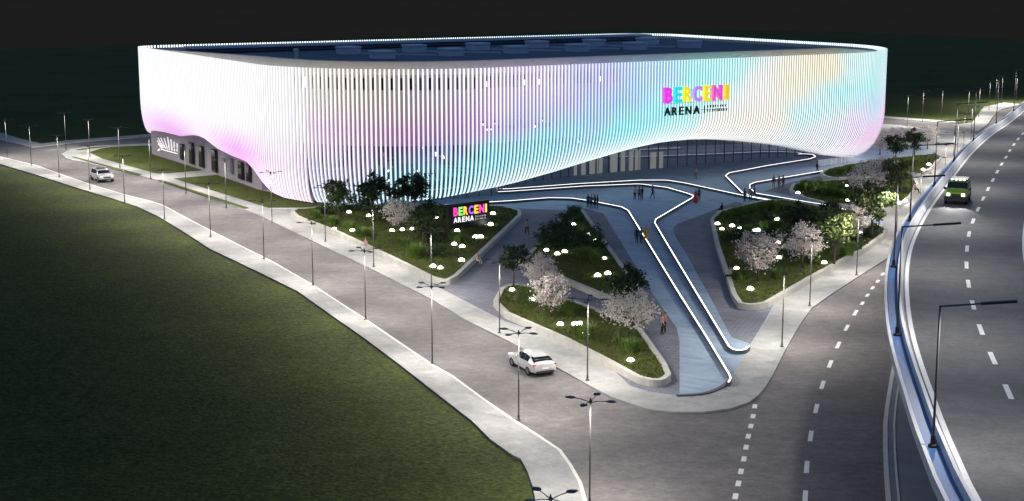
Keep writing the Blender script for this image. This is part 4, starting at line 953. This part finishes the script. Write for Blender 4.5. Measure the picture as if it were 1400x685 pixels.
car3 = make_car('off_road_car', jeep, M['green_paint'], [(2, 'side'), (3, 'side'), (4, 'side'), (5, 'windscreen')], (-1.3, 1.32), .42, .86,
 'lime green off-road car with black roof and headlights on, on the viaduct', 
 [('headlight', (2.06, .62, .92), (.08, .24, .2), M['headlon']), ('headlight', (2.06, -.62, .92), (.08, .24, .2), M['headlon']), ('grille', (2.07, 0, .88), (.05, .86, .2), M['dark_trim']), ('bumper', (2.12, 0, .58), (.22, 1.78, .4), M['dark_trim'])],
 [('side_cladding', (0, .95, .62), (3.9, .05, .3), M['dark_trim']), ('side_cladding', (0, -.95, .62), (3.9, .05, .3), M['dark_trim']), ('roof_panel', (-.75, 0, 1.985), (2.4, 1.5, .06), M['black']), ('tail_light', (-2.1, .78, 1.0), (.06, .14, .26), M['tail']), ('tail_light', (-2.1, -.78, 1.0), (.06, .14, .26), M['tail']), ('mirror', (.6, 1.06, 1.26), (.14, .22, .2), M['black']), ('mirror', (.6, -1.06, 1.26), (.14, .22, .2), M['black']), ('bonnet_panel', (1.35, 0, 1.235), (.9, .9, .03), M['green_paint'])])
for y in (-.5, -.17, .17, .5): MB().box((.4, y, 2.03), (.1, .16, .1)).build('roof_lamp', M['headlon'], car3)
def place(o, p, z, ang): o.location = (p[0], p[1], z); o.rotation_euler = (0, 0, ang)
pw = at(727, 505, Z_ROAD); car1.scale = (1.13, 1.13, 1.03); place(car1, pw, Z_ROAD, math.atan2(113 - 98, -6.2 - .4))
p2 = at(139.5, 247, Z_ROAD); car2.scale = (1.16, 1.16, 1.06); place(car2, p2, Z_ROAD, math.atan2(207.6 - 220.5, -59 + 67.1))
pg = at(1309, 276, VZ); place(car3, pg, VZ + .0, math.atan2(-9, -3.6))
for s in (-.62, .62):
    o = spot('headlight_beam', (2.2, s, .92), 700, (1, .98, .95), car3, R(50), .6, .08); o.rotation_euler = (0, -R(78), 0)

# ------------------------------------------------------------------ people
def person_mesh(pose):
    """one continuous skinned body; returns mesh with slots skin, top, bottom, shoe"""
    V = []; E = []; RA = []; KL = []
    def v(co, r): V.append(co); RA.append(r); return len(V) - 1
    def e(a, b, k): E.append((a, b)); KL.append(k)
    sit = pose == 'sit'; hz = .52 if sit else .93
    pel = v((0, 0, hz), .15); wa = v((0, .0, hz + .17), .125); ch = v((0, -.01, hz + .36), .155); sh = v((0, .0, hz + .50), .10)
    nk = v((0, .0, hz + .585), .055); hb = v((0, -.01, hz + .66), .075); hm = v((0, -.02, hz + .735), .098); ht = v((0, -.01, hz + .80), .075); ns = v((0, -.115, hz + .715), .014)
    for a, b, k in ((pel, wa, 1), (wa, ch, 1), (ch, sh, 1), (sh, nk, 0), (nk, hb, 0), (hb, hm, 0), (hm, ht, 0), (hm, ns, 0)): e(a, b, k)
    for s in (-1, 1):
        so = v((s * .19, 0, hz + .47), .062); e(sh, so, 1)
        if pose == 'bent' and s > 0: el = (.25, -.03, hz + .2); wr_ = (.12, -.26, hz + .28)
        elif pose == 'walk': el = (s * .24, s * .08, hz + .2); wr_ = (s * .24, s * .16 - .1, hz - .03)
        elif sit: el = (s * .25, -.06, hz + .22); wr_ = (s * .15, -.3, hz + .1)
        else: el = (s * .245, .02, hz + .2); wr_ = (s * .25, -.05, hz - .05)
        a = v(el, .048); b = v(wr_, .032); e(so, a, 1); e(a, b, 1)
        d = (Vector(wr_) - Vector(el)).normalized(); side = Vector((s, 0, 0)) - d * d.x * s
        pm = Vector(wr_) + d * .075; c = v(tuple(pm), .034); e(b, c, 0)
        fw = d.cross(side).normalized()
        for k, l in enumerate((.062, .075, .07, .055)):
            root = pm + fw * (-.03 + .02 * k); f1_ = v(tuple(root + d * .035), .0095); f2_ = v(tuple(root + d * (.035 + l) + side * -.018), .008); e(c, f1_, 0); e(f1_, f2_, 0)
        th = v(tuple(Vector(wr_) + d * .05 - fw * .05), .011); t2 = v(tuple(Vector(wr_) + d * .1 - fw * .06), .009); e(c, th, 0); e(th, t2, 0)
        hp = v((s * .095, 0, hz - .04), .105); e(pel, hp, 2)
        if sit: kn = (s * .12, -.45, hz + .0); an = (s * .12, -.5, .09); toe = (s * .13, -.66, .04)
        elif pose == 'walk': kn = (s * .1, -.04 - s * .17, .5); an = (s * .1, .06 - s * .28, .1 if s < 0 else .09); toe = (s * .11, -.1 - s * .28, .04)
        else: kn = (s * .11, -.02, .49); an = (s * .12, .03, .09); toe = (s * .14, -.12, .04)
        k_ = v(kn, .068); a_ = v(an, .045); t_ = v(toe, .04); e(hp, k_, 2); e(k_, a_, 2); e(a_, t_, 3)
    me = bpy.data.meshes.new('person'); me.from_pydata(V, E, []); ob = bpy.data.objects.new('tmp', me); C.objects.link(ob)
    ob.modifiers.new('s', 'SKIN'); sv = me.skin_vertices[0].data
    for i, r in enumerate(RA): sv[i].radius = (r, r)
    sv[0].use_root = True
    sub = ob.modifiers.new('u', 'SUBSURF'); sub.levels = 1; sub.render_levels = 1
    dg = bpy.context.evaluated_depsgraph_get(); out = bpy.data.meshes.new_from_object(ob.evaluated_get(dg)); bpy.data.objects.remove(ob)
    zmin = min(v_.co.z for v_ in out.vertices)
    for v_ in out.vertices: v_.co.z -= zmin
    segs = [(Vector(V[a]), Vector(V[b]), k, (RA[a] + RA[b]) / 2) for (a, b), k in zip(E, KL)]
    for _ in range(4): out.materials.append(M['black'])
    idx = []
    for pg_ in out.polygons:
        c = pg_.center + Vector((0, 0, zmin)); best = (9, 0)
        for a, b, k, rr in segs:
            ab = b - a; t = max(0, min(1, (c - a).dot(ab) / ab.length_squared)); d = (c - a - ab * t).length / rr
            if d < best[0]: best = (d, k)
        idx.append(best[1])
    out.polygons.foreach_set('material_index', idx); out.polygons.foreach_set('use_smooth', [True] * len(idx)); out.update()
    return out, hz - zmin
poses = {p: person_mesh(p) for p in ('stand', 'bent', 'walk', 'sit')}
M['skin'] = mat('skin', (.46, .30, .22), .6); M['shoe'] = mat('shoe_leather', (.03, .025, .02), .5)
cloth = {}
def cl(name, c):
    if name not in cloth: cloth[name] = mat('cloth_' + name, c, .85, var=.12, scale=14)
    return cloth[name]
COL = {'black': (.015, .015, .018), 'navy': (.02, .03, .07), 'grey': (.14, .14, .15), 'red': (.45, .05, .04), 'beige': (.42, .34, .24), 'white': (.6, .58, .55), 'yellow': (.55, .36, .03), 'blue': (.07, .12, .28), 'brown': (.12, .07, .045), 'pink': (.5, .3, .3), 'purple': (.13, .08, .16), 'green': (.12, .2, .12), 'orange': (.45, .2, .1)}
def hair_mesh(long):
    mb = MB(); n = 10; V = []; Fc = []
    prof = [(.01, .118), (.06, .105), (.092, .06), (.104, .0), (.1, -.05)] + ([(.095, -.13), (.07, -.2)] if long else [(.085, -.08)])
    for r, z in prof:
        for k in range(n):
            a = 2 * PI * k / n; rr = r
            y = math.sin(a) * rr
            if z < .04 and y < -.02: y = -.02
            V.append((math.cos(a) * rr, y + .01, z))
    for i in range(len(prof) - 1):
        for k in range(n): Fc.append((i * n + k, i * n + (k + 1) % n, (i + 1) * n + (k + 1) % n, (i + 1) * n + k))
    Fc.append(tuple(range(n))); mb.add(V, Fc); return mb
hm_ = {}
def hair(long):
    if long not in hm_:
        o = hair_mesh(long).build('hair', None, None, smooth=True); hm_[long] = o.data; bpy.data.objects.remove(o)
    return hm_[long]
eyes_me = None
def person(px, pose, top, bot, label, facing, longh=False, dress=False, z=Z_PAVE + .02, scale=1.0, raw=None, group=None):
    global eyes_me
    x, y = raw or at(*px, z); me, hz = poses[pose]
    o = link('person', me); o.location = (x, y, z); o.rotation_euler = (0, 0, R(facing)); o.scale = (scale,) * 3
    for i, m in enumerate((M['skin'], cl(top, COL[top]), cl(bot, COL[bot]), M['shoe'])): o.material_slots[i].link = 'OBJECT'; o.material_slots[i].material = m
    tag(o, label, 'person', group)
    h = link('hair', hair(longh), o); h.location = (0, -.01, hz + .735); hc = random.Random(label).choice(['black', 'brown', 'brown'])
    if not h.data.materials: h.data.materials.append(cl('black', COL['black']))
    h.material_slots[0].link = 'OBJECT'; h.material_slots[0].material = cl(hc, COL[hc])
    if eyes_me is None:
        eo = MB().box((-.035, -.113, 0), (.022, .012, .012)).box((.035, -.113, 0), (.022, .012, .012)).box((0, -.106, -.06), (.045, .012, .01)).build('face_features', cl('brown', COL['brown'])); eyes_me = eo.data; bpy.data.objects.remove(eo)
    f = link('face_features', eyes_me, o); f.location = (0, -.0, hz + .745)
    if dress:
        d = MB().lathe([(.15, hz + .1), (.19, hz - .1), (.25, hz - .45), (.30, hz - .78), (.285, hz - .78)], 14).build('dress_skirt', cl(top, COL[top]), o, smooth=True)
    return o
PEOPLE = [
 ((804, 284), 'stand', 'navy', 'black', 'person in navy, leftmost of the close group standing beside the light line', 30, False),
 ((808.5, 285), 'bent', 'blue', 'navy', 'person in a blue top in the middle of the close group by the light line', -40, False),
 ((813, 284.5), 'stand', 'grey', 'black', 'person in grey in the close group by the light line', 120, True),
 ((817, 285), 'bent', 'black', 'navy', 'person in black at the right of the close group by the light line', -100, False),
 ((868, 273), 'stand', 'white', 'black', 'person in a pale top left in the trio at the plaza centre', 20, True),
 ((874, 274), 'stand', 'brown', 'black', 'person in brown in the trio at the plaza centre', 160, False),
 ((878, 273.5), 'bent', 'black', 'grey', 'person in black beside the person in brown at the plaza centre', -60, False),
 ((892, 271.5), 'walk', 'navy', 'navy', 'person in navy walking apart at the right of the plaza centre trio', 90, False),
 ((951, 278), 'stand', 'red', 'red', 'person in a long red dress by the tip of the arrow-shaped light line', 10, True, True),
 ((955.5, 275), 'stand', 'black', 'black', 'person in black just behind the person in the red dress', -20, False),
 ((951, 245), 'walk', 'beige', 'green', 'lone person in pale clothes in front of the lobby glass', 0, True),
 ((1018, 276), 'stand', 'purple', 'black', 'person in purple where the light lines meet', 40, True),
 ((1026, 275), 'bent', 'grey', 'black', 'person in grey reaching forward where the light lines meet', -30, False),
 ((1031, 272), 'walk', 'black', 'navy', 'person in black behind the pair where the light lines meet', 60, False),
 ((720.5, 321), 'walk', 'beige', 'black', 'person in a beige coat walking between two planters', 200, False),
 ((870.5, 333), 'walk', 'black', 'navy', 'person in black strolling beside the straight light line', 170, False),
 ((876.5, 333), 'walk', 'grey', 'black', 'person in grey walking next to the person in yellow', 170, False),
 ((883.5, 330), 'stand', 'yellow', 'yellow', 'person in a yellow dress beyond the straight light line', 20, True, True),
 ((905, 457), 'stand', 'pink', 'black', 'person in a pink top facing their companion beside the front blossom tree', 60, True),
 ((909, 455), 'bent', 'orange', 'black', 'person in an orange top behind the one in pink by the front blossom tree', 250, False),
 ((1117, 237), 'walk', 'black', 'black', 'person in black walking by the glass balustrade', 100, False),
 ((1057.5, 257.5), 'stand', 'black', 'beige', 'leftmost of three standing by the rounded bend, dark top and pale legs', 10, False),
 ((1065, 258), 'bent', 'purple', 'brown', 'middle one of three standing by the rounded light line bend, in purple', -20, True),
 ((1070.5, 257), 'stand', 'brown', 'grey', 'rightmost of three standing by the rounded light line bend, in brown', 30, False),
]
for t_ in PEOPLE: person(t_[0], t_[1], t_[2], t_[3], t_[4], t_[5], t_[6], len(t_) > 7, group='people on the plaza', scale=1.03)
def seated(px, top, bot, label, facing):
    x, y = at(*px, Z_PAVE + .55); person(None, 'sit', top, bot, label, facing, False, False, Z_PAVE + .13, 1.0, (x, y), 'people sitting on planter walls')
seated((998, 377), 'white', 'black', 'person in a white top sitting on the left wall of the right-hand planter', -60)
seated((653, 356), 'pink', 'beige', 'person in pink sitting on the right wall of the pylon planter', 45)
seated((500, 336.5), 'pink', 'white', 'person in pale pink sitting on the road-side wall of the pylon planter', -30)
seated((987, 287), 'black', 'black', 'person in black sitting at the rear corner of the right-hand planter', -140)
seated((1251, 259), 'orange', 'black', 'person in dark trousers sitting on the upper planter beside the viaduct footway', 60)

# ------------------------------------------------------------------ world and render
w = bpy.data.worlds.new('World'); bpy.context.scene.world = w; w.use_nodes = True
bg = w.node_tree.nodes['Background']; bg.inputs[0].default_value = (.34, .56, 1.0, 1); bg.inputs[1].default_value = .21
S = bpy.context.scene
S.view_settings.view_transform = 'Standard'; S.view_settings.look = 'None'; S.view_settings.exposure = 0; S.view_settings.gamma = 1
S.render.engine = 'CYCLES'; S.cycles.use_denoising = True; S.cycles.max_bounces = 6; S.cycles.diffuse_bounces = 3; S.cycles.glossy_bounces = 3; S.cycles.transparent_max_bounces = 8
S.cycles.sample_clamp_indirect = 6; S.cycles.caustics_reflective = False; S.cycles.caustics_refractive = False
